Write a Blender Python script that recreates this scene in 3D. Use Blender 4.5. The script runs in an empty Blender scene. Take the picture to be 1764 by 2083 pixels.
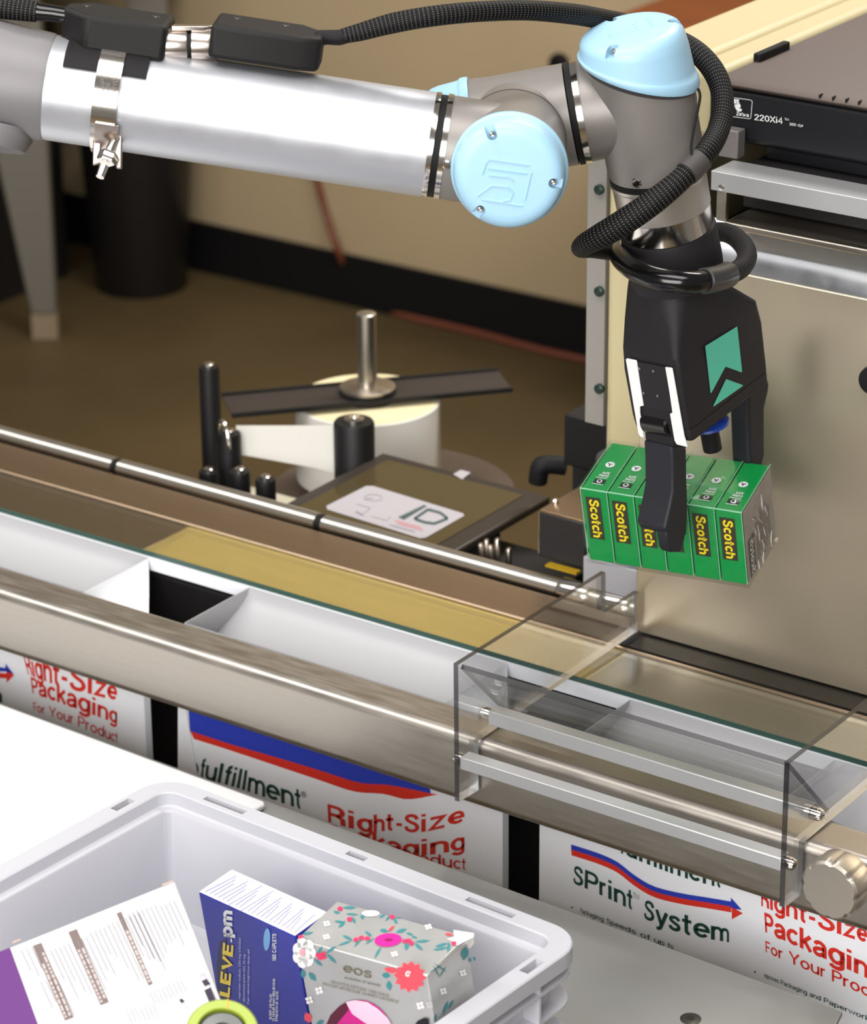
import bpy, bmesh, math, random
from mathutils import Vector, Matrix
random.seed(7)
SC = bpy.context.scene
COL = SC.collection
V = Vector
R = math.radians
# ------------------------------------------------------------------ camera
FPX, IW, IH = 6488.2, 1764.0, 2083.0
CAM = V((1.17, -1.977, 2.067))
PITCH, YAW, ROLL = R(22.9118), R(35.3383), R(-0.4405)
CF = V((-math.sin(YAW)*math.cos(PITCH), math.cos(YAW)*math.cos(PITCH), -math.sin(PITCH)))
_r = CF.cross(V((0, 0, 1))).normalized()
_u = _r.cross(CF)
CR = _r*math.cos(ROLL) + _u*math.sin(ROLL)
CU = _u*math.cos(ROLL) - _r*math.sin(ROLL)
cd = bpy.data.cameras.new('camera')
cd.sensor_fit = 'VERTICAL'
cd.sensor_height = 24.0
cd.lens = 24.0*FPX/IH
cd.clip_start = 0.05
cd.dof.use_dof = True
cd.dof.focus_distance = 2.40
cd.dof.aperture_fstop = cd.lens/1000.0/0.0105
camo = bpy.data.objects.new('camera', cd)
COL.objects.link(camo)
camo.matrix_world = Matrix(((CR.x, CU.x, -CF.x, CAM.x), (CR.y, CU.y, -CF.y, CAM.y), (CR.z, CU.z, -CF.z, CAM.z), (0, 0, 0, 1)))
SC.camera = camo
# ------------------------------------------------------------------ world, lights, exposure
SC.view_settings.view_transform = 'Standard'
SC.view_settings.look = 'None'
SC.view_settings.exposure = 0.0
SC.view_settings.gamma = 1.0
SC.view_settings.use_curve_mapping = False
SC.cycles.use_denoising = True
SC.cycles.max_bounces = 10
SC.cycles.transparent_max_bounces = 16
SC.cycles.caustics_reflective = False
SC.cycles.caustics_refractive = False
W = bpy.data.worlds.new('World')
SC.world = W
W.use_nodes = True
W.node_tree.nodes['Background'].inputs[0].default_value = (1.0, 0.95, 0.88, 1)
W.node_tree.nodes['Background'].inputs[1].default_value = 0.22
def area(name, loc, target, sx, sy, power, col=(1, 1, 1)):
    l = bpy.data.lights.new(name, 'AREA')
    l.shape = 'RECTANGLE'; l.size = sx; l.size_y = sy; l.energy = power; l.color = col
    o = bpy.data.objects.new(name, l); COL.objects.link(o)
    o.location = loc
    o.rotation_euler = (V(target)-V(loc)).to_track_quat('-Z', 'Y').to_euler()
    return o
area('ceiling_light_front', (-0.9, -0.75, 3.0), (-0.9, -0.7, 0.0), 4.2, 0.8, 74, (1, 0.985, 0.96))
area('fill_light_front', (0.9, -3.1, 2.1), (-0.2, 0.0, 0.9), 2.6, 1.6, 128, (1, 0.985, 0.965))  # added soft fill from behind the camera, brightens the front faces
area('fill_light_back', (-0.2, 1.5, 3.0), (-0.8, 2.0, 0.0), 1.4, 0.5, 54, (1, 0.97, 0.93))  # added lamp to brighten the back wall, placed clear of the metal reflections

# ------------------------------------------------------------------ pixel of the photo -> point of the place
def ray(px, py): return CF + CR*((px-882.0)/FPX) - CU*((py-1041.5)/FPX)
def at(px, py, x=None, y=None, z=None, d=None):
    v = ray(px, py)
    if d is not None: return CAM + v*d
    if x is not None: return CAM + v*((x-CAM.x)/v.x)
    if y is not None: return CAM + v*((y-CAM.y)/v.y)
    return CAM + v*((z-CAM.z)/v.z)
def onp(px, py, P, n):
    v = ray(px, py)
    return CAM + v*(((P-CAM).dot(n))/v.dot(n))
def depth(P): return (P-CAM).dot(CF)
def cvec(a, b, c): return (CR*a - CU*b + CF*c).normalized()

# ------------------------------------------------------------------ materials
def lin(c):
    return tuple(((v/255.0)/12.92 if v/255.0 <= 0.04045 else ((v/255.0+0.055)/1.055)**2.4) for v in c) + (1.0,)
MATS = {}
def mat(name, rgb, rough=0.5, metal=0.0, noise=0.0, nscale=20.0, stretch=(1, 1, 1), bump=0.0, bscale=200.0, spec=0.5, rvar=0.0, coat=0.0):
    if name in MATS: return MATS[name]
    m = bpy.data.materials.new(name); m.use_nodes = True
    nt = m.node_tree; b = nt.nodes['Principled BSDF']
    c = lin(rgb)
    b.inputs['Base Color'].default_value = c
    b.inputs['Roughness'].default_value = rough
    b.inputs['Metallic'].default_value = metal
    b.inputs['Specular IOR Level'].default_value = spec
    b.inputs['Coat Weight'].default_value = coat
    if noise or rvar or bump:
        tc = nt.nodes.new('ShaderNodeTexCoord'); mp = nt.nodes.new('ShaderNodeMapping')
        mp.inputs['Scale'].default_value = stretch
        nt.links.new(tc.outputs['Object'], mp.inputs['Vector'])
    if noise or rvar:
        n = nt.nodes.new('ShaderNodeTexNoise'); n.inputs['Scale'].default_value = nscale; n.inputs['Detail'].default_value = 6
        nt.links.new(mp.outputs[0], n.inputs['Vector'])
        if noise:
            r = nt.nodes.new('ShaderNodeMapRange')
            r.inputs['From Min'].default_value = 0.3; r.inputs['From Max'].default_value = 0.7
            r.inputs['To Min'].default_value = 1-noise; r.inputs['To Max'].default_value = 1+noise
            mx = nt.nodes.new('ShaderNodeVectorMath'); mx.operation = 'MULTIPLY'
            mx.inputs[0].default_value = c[:3]
            nt.links.new(n.outputs['Fac'], r.inputs['Value']); nt.links.new(r.outputs[0], mx.inputs[1])
            nt.links.new(mx.outputs[0], b.inputs['Base Color'])
        if rvar:
            r2 = nt.nodes.new('ShaderNodeMapRange')
            r2.inputs['From Min'].default_value = 0.3; r2.inputs['From Max'].default_value = 0.7
            r2.inputs['To Min'].default_value = rough-rvar; r2.inputs['To Max'].default_value = rough+rvar
            nt.links.new(n.outputs['Fac'], r2.inputs['Value']); nt.links.new(r2.outputs[0], b.inputs['Roughness'])
    if bump:
        n2 = nt.nodes.new('ShaderNodeTexNoise'); n2.inputs['Scale'].default_value = bscale; n2.inputs['Detail'].default_value = 3
        nt.links.new(mp.outputs[0], n2.inputs['Vector'])
        bp = nt.nodes.new('ShaderNodeBump'); bp.inputs['Strength'].default_value = bump; bp.inputs['Distance'].default_value = 0.002
        nt.links.new(n2.outputs['Fac'], bp.inputs['Height']); nt.links.new(bp.outputs[0], b.inputs['Normal'])
    MATS[name] = m
    return m
def clear_mat(name, tint, gloss=0.03, rough=0.03, fres=0.5):
    m = bpy.data.materials.new(name); m.use_nodes = True
    nt = m.node_tree; nt.nodes.clear()
    o = nt.nodes.new('ShaderNodeOutputMaterial'); t = nt.nodes.new('ShaderNodeBsdfTransparent'); g = nt.nodes.new('ShaderNodeBsdfGlossy')
    f = nt.nodes.new('ShaderNodeFresnel'); mx = nt.nodes.new('ShaderNodeMixShader'); mm = nt.nodes.new('ShaderNodeMath')
    mm.operation = 'MULTIPLY_ADD'; mm.inputs[1].default_value = fres; mm.inputs[2].default_value = gloss*0.3
    f.inputs[0].default_value = 1.49
    t.inputs[0].default_value = tint; g.inputs['Roughness'].default_value = rough
    nt.links.new(f.outputs[0], mm.inputs[0]); nt.links.new(mm.outputs[0], mx.inputs[0])
    nt.links.new(t.outputs[0], mx.inputs[1]); nt.links.new(g.outputs[0], mx.inputs[2]); nt.links.new(mx.outputs[0], o.inputs[0])
    MATS[name] = m
    return m
STEEL = mat('brushed_steel', (178, 168, 156), 0.36, 1.0, 0.05, 14, (1, 10, 10), rvar=0.05)
RAILM = mat('rail_steel', (190, 183, 174), 0.40, 1.0, 0.06, 9, (2.5, 20, 20), rvar=0.06)
PLATEM = mat('plate_steel', (168, 167, 165), 0.42, 0.65, 0.03, 6, (1, 1, 1), rvar=0.04)
CHROME = mat('polished_steel', (214, 208, 202), 0.14, 1.0)
NICKEL = mat('nickel', (196, 184, 176), 0.26, 1.0)
ALU = mat('satin_aluminium', (214, 216, 222), 0.33, 1.0, 0.02, 60, (1, 1, 1), rvar=0.03)
ALUBAR = mat('aluminium_bar', (205, 205, 206), 0.42, 0.7)
GREYP = mat('warm_grey_paint', (136, 131, 127), 0.42, 0.35, bump=0.05, bscale=900)
GREYL = mat('light_grey_paint', (122, 119, 121), 0.5, 0.15, bump=0.05, bscale=900)
BLUECAP = mat('light_blue_plastic', (156, 196, 220), 0.42)
BLACKP = mat('black_plastic', (18, 17, 18), 0.5, spec=0.35)
BLACKG = mat('gripper_black', (30, 27, 30), 0.6, spec=0.3, bump=0.04, bscale=1500)
FINGERM = mat('finger_black', (30, 31, 37), 0.55, spec=0.35)
BLACKR = mat('black_rubber', (12, 11, 12), 0.65, spec=0.3)
BLACKGL = mat('glossy_black', (12, 12, 13), 0.16)
WHITEP = mat('white_plastic', (244, 244, 244), 0.4)
TOTEM = mat('tote_plastic', (188, 188, 194), 0.42)
CREAM = mat('cream_paint', (190, 177, 138), 0.5)
BEIGEW = mat('beige_wall', (192, 170, 134), 0.7, 0, 0.05, 2.5)
FLOORM = mat('stained_concrete', (92, 76, 47), 0.55, 0, 0.28, 1.6, rvar=0.08)
GOLDREFL = mat('gold_reflection', (250, 218, 130), 0.42, 0.5, 0.05, 10, (2, 20, 20))  # gold reflection on the steel deck, put into the base colour
BROWN_STEEL_REFL = mat('brown_steel_and_reflection', (164, 142, 118), 0.38, 1.0, 0.04, 12, (2, 20, 20))
DARK = mat('dark_metal', (18, 17, 17), 0.6)
WOOD = mat('orange_brown_wood', (142, 74, 30), 0.5, 0, 0.15, 4, (1, 8, 8))
BAGW = mat('bag_white_film', (236, 238, 244), 0.35, bump=0.25, bscale=18)
BAGG = mat('bag_grey_lining', (172, 171, 174), 0.4, bump=0.25, bscale=16)
GREEN = mat('green_carton', (6, 150, 70), 0.3, coat=0.5)
RED = mat('red_print', (214, 48, 38), 0.45)
BLUE = mat('blue_print', (40, 60, 176), 0.45)
DGREEN = mat('dark_green_print', (10, 62, 52), 0.45)
GREYT = mat('grey_print', (120, 120, 124), 0.5)
YEL = mat('yellow_print', (246, 224, 40), 0.4)
BLKT = mat('black_print', (20, 20, 20), 0.4)
WHT = mat('white_print', (240, 242, 242), 0.45)
TEAL = mat('teal_print', (84, 192, 164), 0.45)
ACR = clear_mat('clear_acrylic', (0.97, 0.97, 0.97, 1))
ACRE = clear_mat('acrylic_cut_edge', (0.20, 0.195, 0.215, 1), 0.3, 0.25, 0.9)
GLASS = clear_mat('plate_glass', (0.96, 0.97, 0.96, 1), 0.03)
WRAP = clear_mat('shrink_wrap', (0.995, 0.995, 0.995, 1), 0.015, 0.1, 0.28)

# ------------------------------------------------------------------ mesh builder
def frame(o, x, y=None, z=None):
    x = x.normalized()
    if z is not None:
        z = (z - x*z.dot(x)).normalized(); y = z.cross(x)
    else:
        y = (y - x*y.dot(x)).normalized(); z = x.cross(y)
    return Matrix(((x.x, y.x, z.x, o.x), (x.y, y.y, z.y, o.y), (x.z, y.z, z.z, o.z), (0, 0, 0, 1)))
def basis(a):
    a = a.normalized()
    t = V((0, 0, 1)) if abs(a.z) < 0.9 else V((1, 0, 0))
    u = (t - a*t.dot(a)).normalized()
    return u, a.cross(u)
def smooth_path(pts, rad, n=8):
    P = [V(p) for p in pts]; out = []; ro = []
    for i in range(len(P)-1):
        p0 = P[max(i-1, 0)]; p1 = P[i]; p2 = P[i+1]; p3 = P[min(i+2, len(P)-1)]
        for k in range(n):
            t = k/n
            out.append(0.5*((2*p1)+(p2-p0)*t+(2*p0-5*p1+4*p2-p3)*t*t+(3*p1-p0-3*p2+p3)*t**3))
            ro.append(rad[i]*(1-t)+rad[i+1]*t)
    out.append(P[-1]); ro.append(rad[-1])
    return out, ro
class MB:
    def __init__(s):
        s.bm = bmesh.new(); s.uv = s.bm.loops.layers.uv.new('UVMap'); s.mi = 0
    def face(s, vs):
        try:
            f = s.bm.faces.new(vs); f.material_index = s.mi; return f
        except ValueError:
            return None
    def poly(s, pts): return s.face([s.bm.verts.new(p) for p in pts])
    def loft(s, loops, cap0=True, cap1=True, close=True):
        L = [[s.bm.verts.new(p) for p in lp] for lp in loops]
        n = len(L[0])
        for a, b in zip(L[:-1], L[1:]):
            for i in range(n if close else n-1):
                j = (i+1) % n
                s.face([a[i], a[j], b[j], b[i]])
        if cap0: s.face(list(reversed(L[0])))
        if cap1: s.face(L[-1])
        return s
    def prism(s, pts, vec): return s.loft([pts, [p+vec for p in pts]])
    def box(s, M, x0, x1, y0, y1, z0, z1):
        f = lambda z: [M @ V((x0, y0, z)), M @ V((x1, y0, z)), M @ V((x1, y1, z)), M @ V((x0, y1, z))]
        return s.loft([f(z0), f(z1)])
    def abox(s, a, b): return s.box(Matrix.Identity(4), min(a[0], b[0]), max(a[0], b[0]), min(a[1], b[1]), max(a[1], b[1]), min(a[2], b[2]), max(a[2], b[2]))
    def lathe(s, P, axis, prof, n=48, a0=0.0, a1=2*math.pi, ref=None, caps=True, shear=None):
        ax = axis.normalized()
        if ref is not None:
            u = (ref - ax*ref.dot(ax)).normalized(); w = ax.cross(u)
        else: u, w = basis(ax)
        full = abs(a1-a0-2*math.pi) < 1e-6
        m = n if full else n+1
        loops = []
        for r, h in prof:
            if r < 1e-7: loops.append([P + ax*h]); continue
            lp = []
            for i in range(m):
                t = a0+(a1-a0)*i/n
                p = P + ax*h + u*(r*math.cos(t)) + w*(r*math.sin(t))
                if shear: p = p + ax*shear(r*math.cos(t), r*math.sin(t), h)
                lp.append(p)
            loops.append(lp)
        L = [[s.bm.verts.new(p) for p in lp] for lp in loops]
        if prof[0] == prof[-1] and full and len(L[0]) > 1:
            for q in L[-1]: s.bm.verts.remove(q)
            L[-1] = L[0]
        for A, B in zip(L[:-1], L[1:]):
            if len(A) == 1 and len(B) == 1: continue
            for i in range(m if full else m-1):
                j = (i+1) % m
                if len(A) == 1: s.face([A[0], B[j], B[i]])
                elif len(B) == 1: s.face([A[i], A[j], B[0]])
                else: s.face([A[i], A[j], B[j], B[i]])
        if caps and full and len(L[0]) > 1 and L[-1] is not L[0]: s.face(list(reversed(L[0])))
        if caps and full and len(L[-1]) > 1 and L[-1] is not L[0]: s.face(L[-1])
        return s
    def cyl(s, A, B, r, n=32, r2=None):
        return s.lathe(A, B-A, [(r, 0), (r if r2 is None else r2, (B-A).length)], n)
    def tube(s, pts, rad, n=14, sm=8, flat=None):
        if not isinstance(rad, (list, tuple)): rad = [rad]*len(pts)
        P, ro = smooth_path(pts, rad, sm) if sm else ([V(p) for p in pts], rad)
        t0 = (P[1]-P[0]).normalized(); u, w = basis(t0); prev = t0; L = 0.0; rings = []
        for i, p in enumerate(P):
            t = (P[min(i+1, len(P)-1)]-P[max(i-1, 0)]).normalized()
            q = prev.rotation_difference(t); u = q @ u; w = q @ w; prev = t
            if i: L += (p-P[i-1]).length
            rings.append(([s.bm.verts.new(p+(u*math.cos(2*math.pi*k/n)+w*math.sin(2*math.pi*k/n))*ro[i]) for k in range(n)], L))
        for (a, la), (b, lb) in zip(rings[:-1], rings[1:]):
            for k in range(n):
                j = (k+1) % n
                f = s.face([a[k], a[j], b[j], b[k]])
                if f:
                    for lp, uvv in zip(f.loops, ((la, k/n), (la, (k+1)/n), (lb, (k+1)/n), (lb, k/n))): lp[s.uv].uv = uvv
        s.face(list(reversed(rings[0][0]))); s.face(rings[-1][0])
        return s
def plain(o, label=None, cat=None, group=None, kind=None):
    if label: o['label'] = label
    if cat: o['category'] = cat
    if group: o['group'] = group
    if kind: o['kind'] = kind
    return o
def base_of(o):
    l = V((0, 0, 0)); q = o
    while q is not None:
        l = l + q.location; q = q.parent
    return l
def obj(name, mb, mats, parent=None, bevel=0.0, seg=2, ang=35, label=None, cat=None, group=None, kind=None, flat=False):
    me = bpy.data.meshes.new(name)
    bmesh.ops.recalc_face_normals(mb.bm, faces=mb.bm.faces)
    mb.bm.to_mesh(me); mb.bm.free()
    if not isinstance(mats, (list, tuple)): mats = [mats]
    for m in mats: me.materials.append(m)
    o = bpy.data.objects.new(name, me); COL.objects.link(o)
    if parent is not None:
        o.parent = parent; off = base_of(parent)
    else:
        xs = [v.co for v in me.vertices]
        off = V(((min(p.x for p in xs)+max(p.x for p in xs))/2, (min(p.y for p in xs)+max(p.y for p in xs))/2, min(p.z for p in xs)))
        o.location = off
    for v in me.vertices: v.co -= off
    if not flat:
        for p in me.polygons: p.use_smooth = True
        me.set_sharp_from_angle(angle=R(ang))
    if bevel:
        b = o.modifiers.new('bevel', 'BEVEL'); b.width = bevel; b.segments = seg; b.limit_method = 'ANGLE'; b.angle_limit = R(40)
        b.harden_normals = False
    return plain(o, label, cat, group, kind)
def thing(name, loc, label, cat, group=None):
    o = bpy.data.objects.new(name, None); COL.objects.link(o); o.location = loc; o.empty_display_size = 0.05
    return plain(o, label, cat, group)
def cut(o, mb):
    me = bpy.data.meshes.new('cutter'); bmesh.ops.recalc_face_normals(mb.bm, faces=mb.bm.faces)
    mb.bm.to_mesh(me); mb.bm.free()
    off = base_of(o)
    for v in me.vertices: v.co -= off
    c = bpy.data.objects.new('cutter', me); COL.objects.link(c); c.location = off
    m = o.modifiers.new('cut', 'BOOLEAN'); m.object = c; m.operation = 'DIFFERENCE'; m.solver = 'EXACT'
    bpy.context.view_layer.update()
    dg = bpy.context.evaluated_depsgraph_get()
    new = bpy.data.meshes.new_from_object(o.evaluated_get(dg))
    o.modifiers.remove(m); old = o.data; new.name = old.name; o.data = new
    bpy.data.objects.remove(c); bpy.data.meshes.remove(me)
    for p in new.polygons: p.use_smooth = True
    new.set_sharp_from_angle(angle=R(35))
# ------------------------------------------------------------------ printing on surfaces
# plain sans lettering drawn with strokes: cap height 1, baseline 0
def _arc(cx, cy, rx, ry, a0, a1, n=None):
    n = n or max(4, int(abs(a1-a0)/18))
    return [(cx+rx*math.cos(R(a0+(a1-a0)*i/n)), cy+ry*math.sin(R(a0+(a1-a0)*i/n))) for i in range(n+1)]
def _sp(pts, n=4):
    out = []
    for i in range(len(pts)-1):
        p = [V(pts[max(i-1, 0)]), V(pts[i]), V(pts[i+1]), V(pts[min(i+2, len(pts)-1)])]
        for k in range(n):
            t = k/n; q = 0.5*((2*p[1])+(p[2]-p[0])*t+(2*p[0]-5*p[1]+4*p[2]-p[3])*t*t+(3*p[1]-p[0]-3*p[2]+p[3])*t**3); out.append((q.x, q.y))
    return out+[pts[-1]]
_bowl = lambda: _arc(.31, .36, .24, .30, 0, 360)
GL = {
 'a': (.62, [[(.53, 0), (.53, .46)], _arc(.31, .46, .22, .20, 0, 165), _sp([(.53, .40), (.28, .36), (.10, .28), (.08, .16), (.18, .06), (.34, .07), (.53, .20)])]),
 'b': (.62, [[(.08, 0), (.08, 1)], _bowl()]), 'c': (.56, [_arc(.31, .36, .24, .30, 42, 318)]), 'd': (.62, [[(.54, 0), (.54, 1)], _bowl()]),
 'e': (.60, [[(.07, .37)]+_arc(.31, .37, .24, .29, 0, 318)]), 'f': (.34, [[(.17, 0)]+_arc(.31, .80, .14, .14, 180, 85), [(.02, .66), (.32, .66)]]),
 'g': (.62, [_bowl(), [(.54, .72)]+_arc(.30, -.02, .24, .18, 0, -155)]), 'h': (.60, [[(.08, 0), (.08, 1)], _arc(.30, .44, .22, .22, 180, 0)+[(.52, 0)]]),
 'i': (.22, [[(.10, 0), (.10, .72)], [(.10, .86), (.10, 1)]]), 'k': (.56, [[(.08, 0), (.08, 1)], [(.50, .72), (.10, .30)], [(.22, .42), (.52, 0)]]),
 'l': (.22, [[(.10, 0), (.10, 1)]]), 'm': (.90, [[(.08, 0), (.08, .72)], _arc(.27, .46, .19, .20, 180, 0)+[(.46, 0)], _arc(.65, .46, .19, .20, 180, 0)+[(.84, 0)]]),
 'n': (.60, [[(.08, 0), (.08, .72)], _arc(.30, .44, .22, .22, 180, 0)+[(.52, 0)]]), 'o': (.62, [_bowl()]), 'p': (.62, [[(.08, -.26), (.08, .72)], _bowl()]),
 'q': (.62, [[(.54, -.26), (.54, .72)], _bowl()]), 'r': (.38, [[(.08, 0), (.08, .72)], _arc(.30, .44, .22, .22, 180, 80)]),
 's': (.54, [_sp([(.46, .54), (.38, .64), (.26, .66), (.12, .61), (.11, .48), (.26, .38), (.42, .30), (.45, .17), (.36, .08), (.24, .06), (.12, .10), (.06, .20)])]),
 't': (.42, [[(.19, .96)]+_arc(.31, .18, .12, .12, 180, 285), [(.0, .66), (.40, .66)]]), 'u': (.60, [[(.08, .72)]+_arc(.30, .28, .22, .22, 180, 360)+[(.52, .72)], [(.52, .3), (.52, 0)]]),
 'v': (.54, [[(.04, .72), (.27, .04), (.50, .72)]]), 'w': (.80, [[(.04, .72), (.22, .04), (.40, .70), (.58, .04), (.76, .72)]]), 'x': (.54, [[(.05, .72), (.49, 0)], [(.49, .72), (.05, 0)]]),
 'y': (.54, [[(.04, .72), (.28, .04)], [(.51, .72), (.25, -.12), (.17, -.20), (.06, -.20)]]), 'z': (.52, [[(.06, .66), (.46, .66), (.06, .06), (.48, .06)]]),
 'A': (.72, [[(.04, 0), (.36, .98), (.68, 0)], [(.15, .34), (.57, .34)]]), 'C': (.76, [_arc(.40, .50, .33, .44, 42, 318)]), 'D': (.74, [[(.09, .06), (.09, .94)]+_arc(.32, .5, .34, .44, 90, -90)+[(.09, .06)]]),
 'E': (.66, [[(.62, .94), (.09, .94), (.09, .06), (.62, .06)], [(.09, .52), (.56, .52)]]), 'F': (.60, [[(.58, .94), (.09, .94), (.09, 0)], [(.09, .50), (.52, .50)]]), 'G': (.78, [_arc(.40, .50, .33, .44, 42, 345)+[(.72, .44), (.44, .44)]]),
 'H': (.74, [[(.09, 0), (.09, 1)], [(.65, 0), (.65, 1)], [(.09, .52), (.65, .52)]]), 'I': (.26, [[(.13, 0), (.13, 1)]]), 'K': (.70, [[(.09, 0), (.09, 1)], [(.64, 1), (.10, .38)], [(.28, .58), (.66, 0)]]),
 'L': (.58, [[(.09, 1), (.09, .06), (.55, .06)]]), 'M': (.86, [[(.09, 0), (.09, .96), (.43, .1), (.77, .96), (.77, 0)]]), 'N': (.74, [[(.09, 0), (.09, .96), (.65, .04), (.65, 1)]]), 'O': (.80, [_arc(.40, .50, .33, .44, 0, 360)]),
 'P': (.68, [[(.09, 0), (.09, .94)]+_arc(.40, .70, .22, .24, 90, -90)+[(.09, .46)]]), 'R': (.72, [[(.09, 0), (.09, .94)]+_arc(.40, .71, .22, .23, 90, -90)+[(.09, .48)], [(.40, .48), (.62, .34), (.64, 0)]]),
 'S': (.68, [_sp([(.58, .72), (.52, .88), (.34, .94), (.15, .87), (.12, .70), (.30, .56), (.50, .46), (.60, .28), (.52, .11), (.33, .06), (.14, .12), (.07, .29)])]), 'T': (.64, [[(.03, .94), (.61, .94)], [(.32, .94), (.32, 0)]]),
 'U': (.74, [[(.09, 1)]+_arc(.37, .34, .28, .28, 180, 360)+[(.65, 1)]]), 'V': (.70, [[(.04, 1), (.35, .04), (.66, 1)]]), 'W': (.96, [[(.04, 1), (.26, .04), (.48, .96), (.70, .04), (.92, 1)]]), 'X': (.70, [[(.05, 1), (.65, 0)], [(.65, 1), (.05, 0)]]),
 'Y': (.70, [[(.04, 1), (.35, .44), (.66, 1)], [(.35, .44), (.35, 0)]]), 'Z': (.64, [[(.06, .94), (.58, .94), (.06, .06), (.60, .06)]]),
 '0': (.60, [_arc(.30, .50, .23, .44, 0, 360)]), '1': (.44, [[(.06, .76), (.26, .96), (.26, 0)]]), '2': (.60, [_sp([(.08, .70), (.14, .88), (.30, .94), (.48, .87), (.50, .68), (.32, .40), (.08, .06)])+[(.54, .06)]]),
 '3': (.60, [_sp([(.08, .76), (.18, .92), (.38, .92), (.50, .76), (.40, .56), (.26, .53), (.44, .48), (.53, .28), (.42, .09), (.22, .06), (.07, .22)])]), '4': (.60, [[(.42, 0), (.42, .96), (.05, .28), (.57, .28)]]), '5': (.60, [[(.50, .94), (.14, .94), (.10, .52)]+_sp([(.10, .52), (.30, .60), (.50, .48), (.52, .22), (.36, .07), (.18, .07), (.07, .2)])]),
 '6': (.60, [_sp([(.50, .80), (.38, .93), (.24, .92), (.11, .72), (.08, .40), (.14, .14), (.30, .06), (.48, .16), (.50, .40), (.34, .56), (.16, .48), (.08, .36)])]),
 '-': (.38, [[(.05, .36), (.33, .36)]]), '.': (.22, [[(.10, 0), (.10, .13)]]), ',': (.22, [[(.12, .12), (.08, -.1)]]), '(': (.32, [_arc(.42, .4, .3, .62, 120, 240)]), ')': (.32, [_arc(-.1, .4, .3, .62, 60, -60)]), '/': (.40, [[(.04, -.05), (.36, 1.0)]]),
 '®': (.9, [_arc(.45, .5, .4, .5, 0, 360), [(.33, .25), (.33, .75)]+_arc(.45, .63, .12, .12, 90, -90)+[(.33, .5)], [(.45, .5), (.58, .25)]]), ' ': (.32, []),
}
_tc = {}
def tmesh(body, bold=0.0, shear=0.0):
    k = (body, bold, shear)
    if k in _tc: return _tc[k]
    w = 0.125+2.2*bold; vs = []; ps = []; x = 0.0
    for ch in body:
        wd, strokes = GL.get(ch, GL[' '])
        for pl in strokes:
            closed = len(pl) > 3 and abs(pl[0][0]-pl[-1][0])+abs(pl[0][1]-pl[-1][1]) < 1e-6
            P = [V(p) for p in pl]; n = len(P); prev = None
            for i in range(n):
                a = P[i-1] if i else (P[n-2] if closed else None); b = P[i+1] if i < n-1 else (P[1] if closed else None)
                d1_ = (P[i]-a).normalized() if a is not None else None; d2_ = (b-P[i]).normalized() if b is not None else None
                if d1_ is None: d1_ = d2_
                if d2_ is None: d2_ = d1_
                nn = V((-(d1_.y+d2_.y), d1_.x+d2_.x))
                nn = nn.normalized() if nn.length > 1e-6 else V((-d1_.y, d1_.x))
                m_ = min(1.6, 1/max(0.3, nn.dot(V((-d1_.y, d1_.x)))))
                for sg in (1, -1):
                    q = P[i]+nn*(sg*w/2*m_); vs.append((x+q.x+q.y*shear, q.y))
                if prev is not None: ps.append((prev, prev+1, len(vs)-1, len(vs)-2))
                prev = len(vs)-2
        x += wd+0.05+bold*1.2
    _tc[k] = (vs, ps)
    return _tc[k]
CAPH = 1.0
def along(pl, t):
    if len(pl) == 2: return V((pl[0][0]+(pl[1][0]-pl[0][0])*t, pl[0][1]+(pl[1][1]-pl[0][1])*t))
    n = len(pl)-1; i = min(int(t*n), n-1); f = t*n-i
    p = [V(pl[max(i-1, 0)]), V(pl[i]), V(pl[i+1]), V(pl[min(i+2, n)])]
    return 0.5*((2*p[1])+(p[2]-p[0])*f+(2*p[0]-5*p[1]+4*p[2]-p[3])*f*f+(3*p[1]-p[0]-3*p[2]+p[3])*f**3)
def text(mb, body, base, top, surf, bold=0.0, shear=0.0):
    """lettering whose baseline and cap line run along two polylines; surf maps a pair to a point on the surface"""
    vs, ps = tmesh(body, bold, shear)
    x0 = min(v[0] for v in vs); x1 = max(v[0] for v in vs)
    W_ = []
    for x, y in vs:
        u = (x-x0)/(x1-x0); v = y/CAPH
        a = along(base, u); b = along(top, u)
        q = a+(b-a)*v
        W_.append(mb.bm.verts.new(surf(q.x, q.y)))
    for p in ps: mb.face([W_[i] for i in p])
def plane(P, n, off=0.0003):
    n = n.normalized()
    if n.dot(CAM-P) < 0: n = -n
    Q = P+n*off
    return lambda x, y: onp(x, y, Q, n)
def shape(mb, pts, surf): return mb.poly([surf(*p) for p in pts])
def stroke(mb, pts, w, surf):
    for (x0, y0), (x1, y1) in zip(pts[:-1], pts[1:]):
        dx, dy = x1-x0, y1-y0; l = math.hypot(dx, dy) or 1; nx, ny = -dy/l*w/2, dx/l*w/2
        mb.poly([surf(x0+nx, y0+ny), surf(x1+nx, y1+ny), surf(x1-nx, y1-ny), surf(x0-nx, y0-ny)])
def ring2(cx, cy, rx, ry, n=20, rot=0.0):
    c, s_ = math.cos(rot), math.sin(rot)
    return [(cx+rx*math.cos(2*math.pi*i/n)*c-ry*math.sin(2*math.pi*i/n)*s_, cy+rx*math.cos(2*math.pi*i/n)*s_+ry*math.sin(2*math.pi*i/n)*c) for i in range(n)]
def crop(s, ox, oy):
    return lambda pts: [(ox+x/s, oy+y/s) for x, y in pts]
X, Y, Z = V((1, 0, 0)), V((0, 1, 0)), V((0, 0, 1))
I4 = Matrix.Identity(4)
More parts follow.
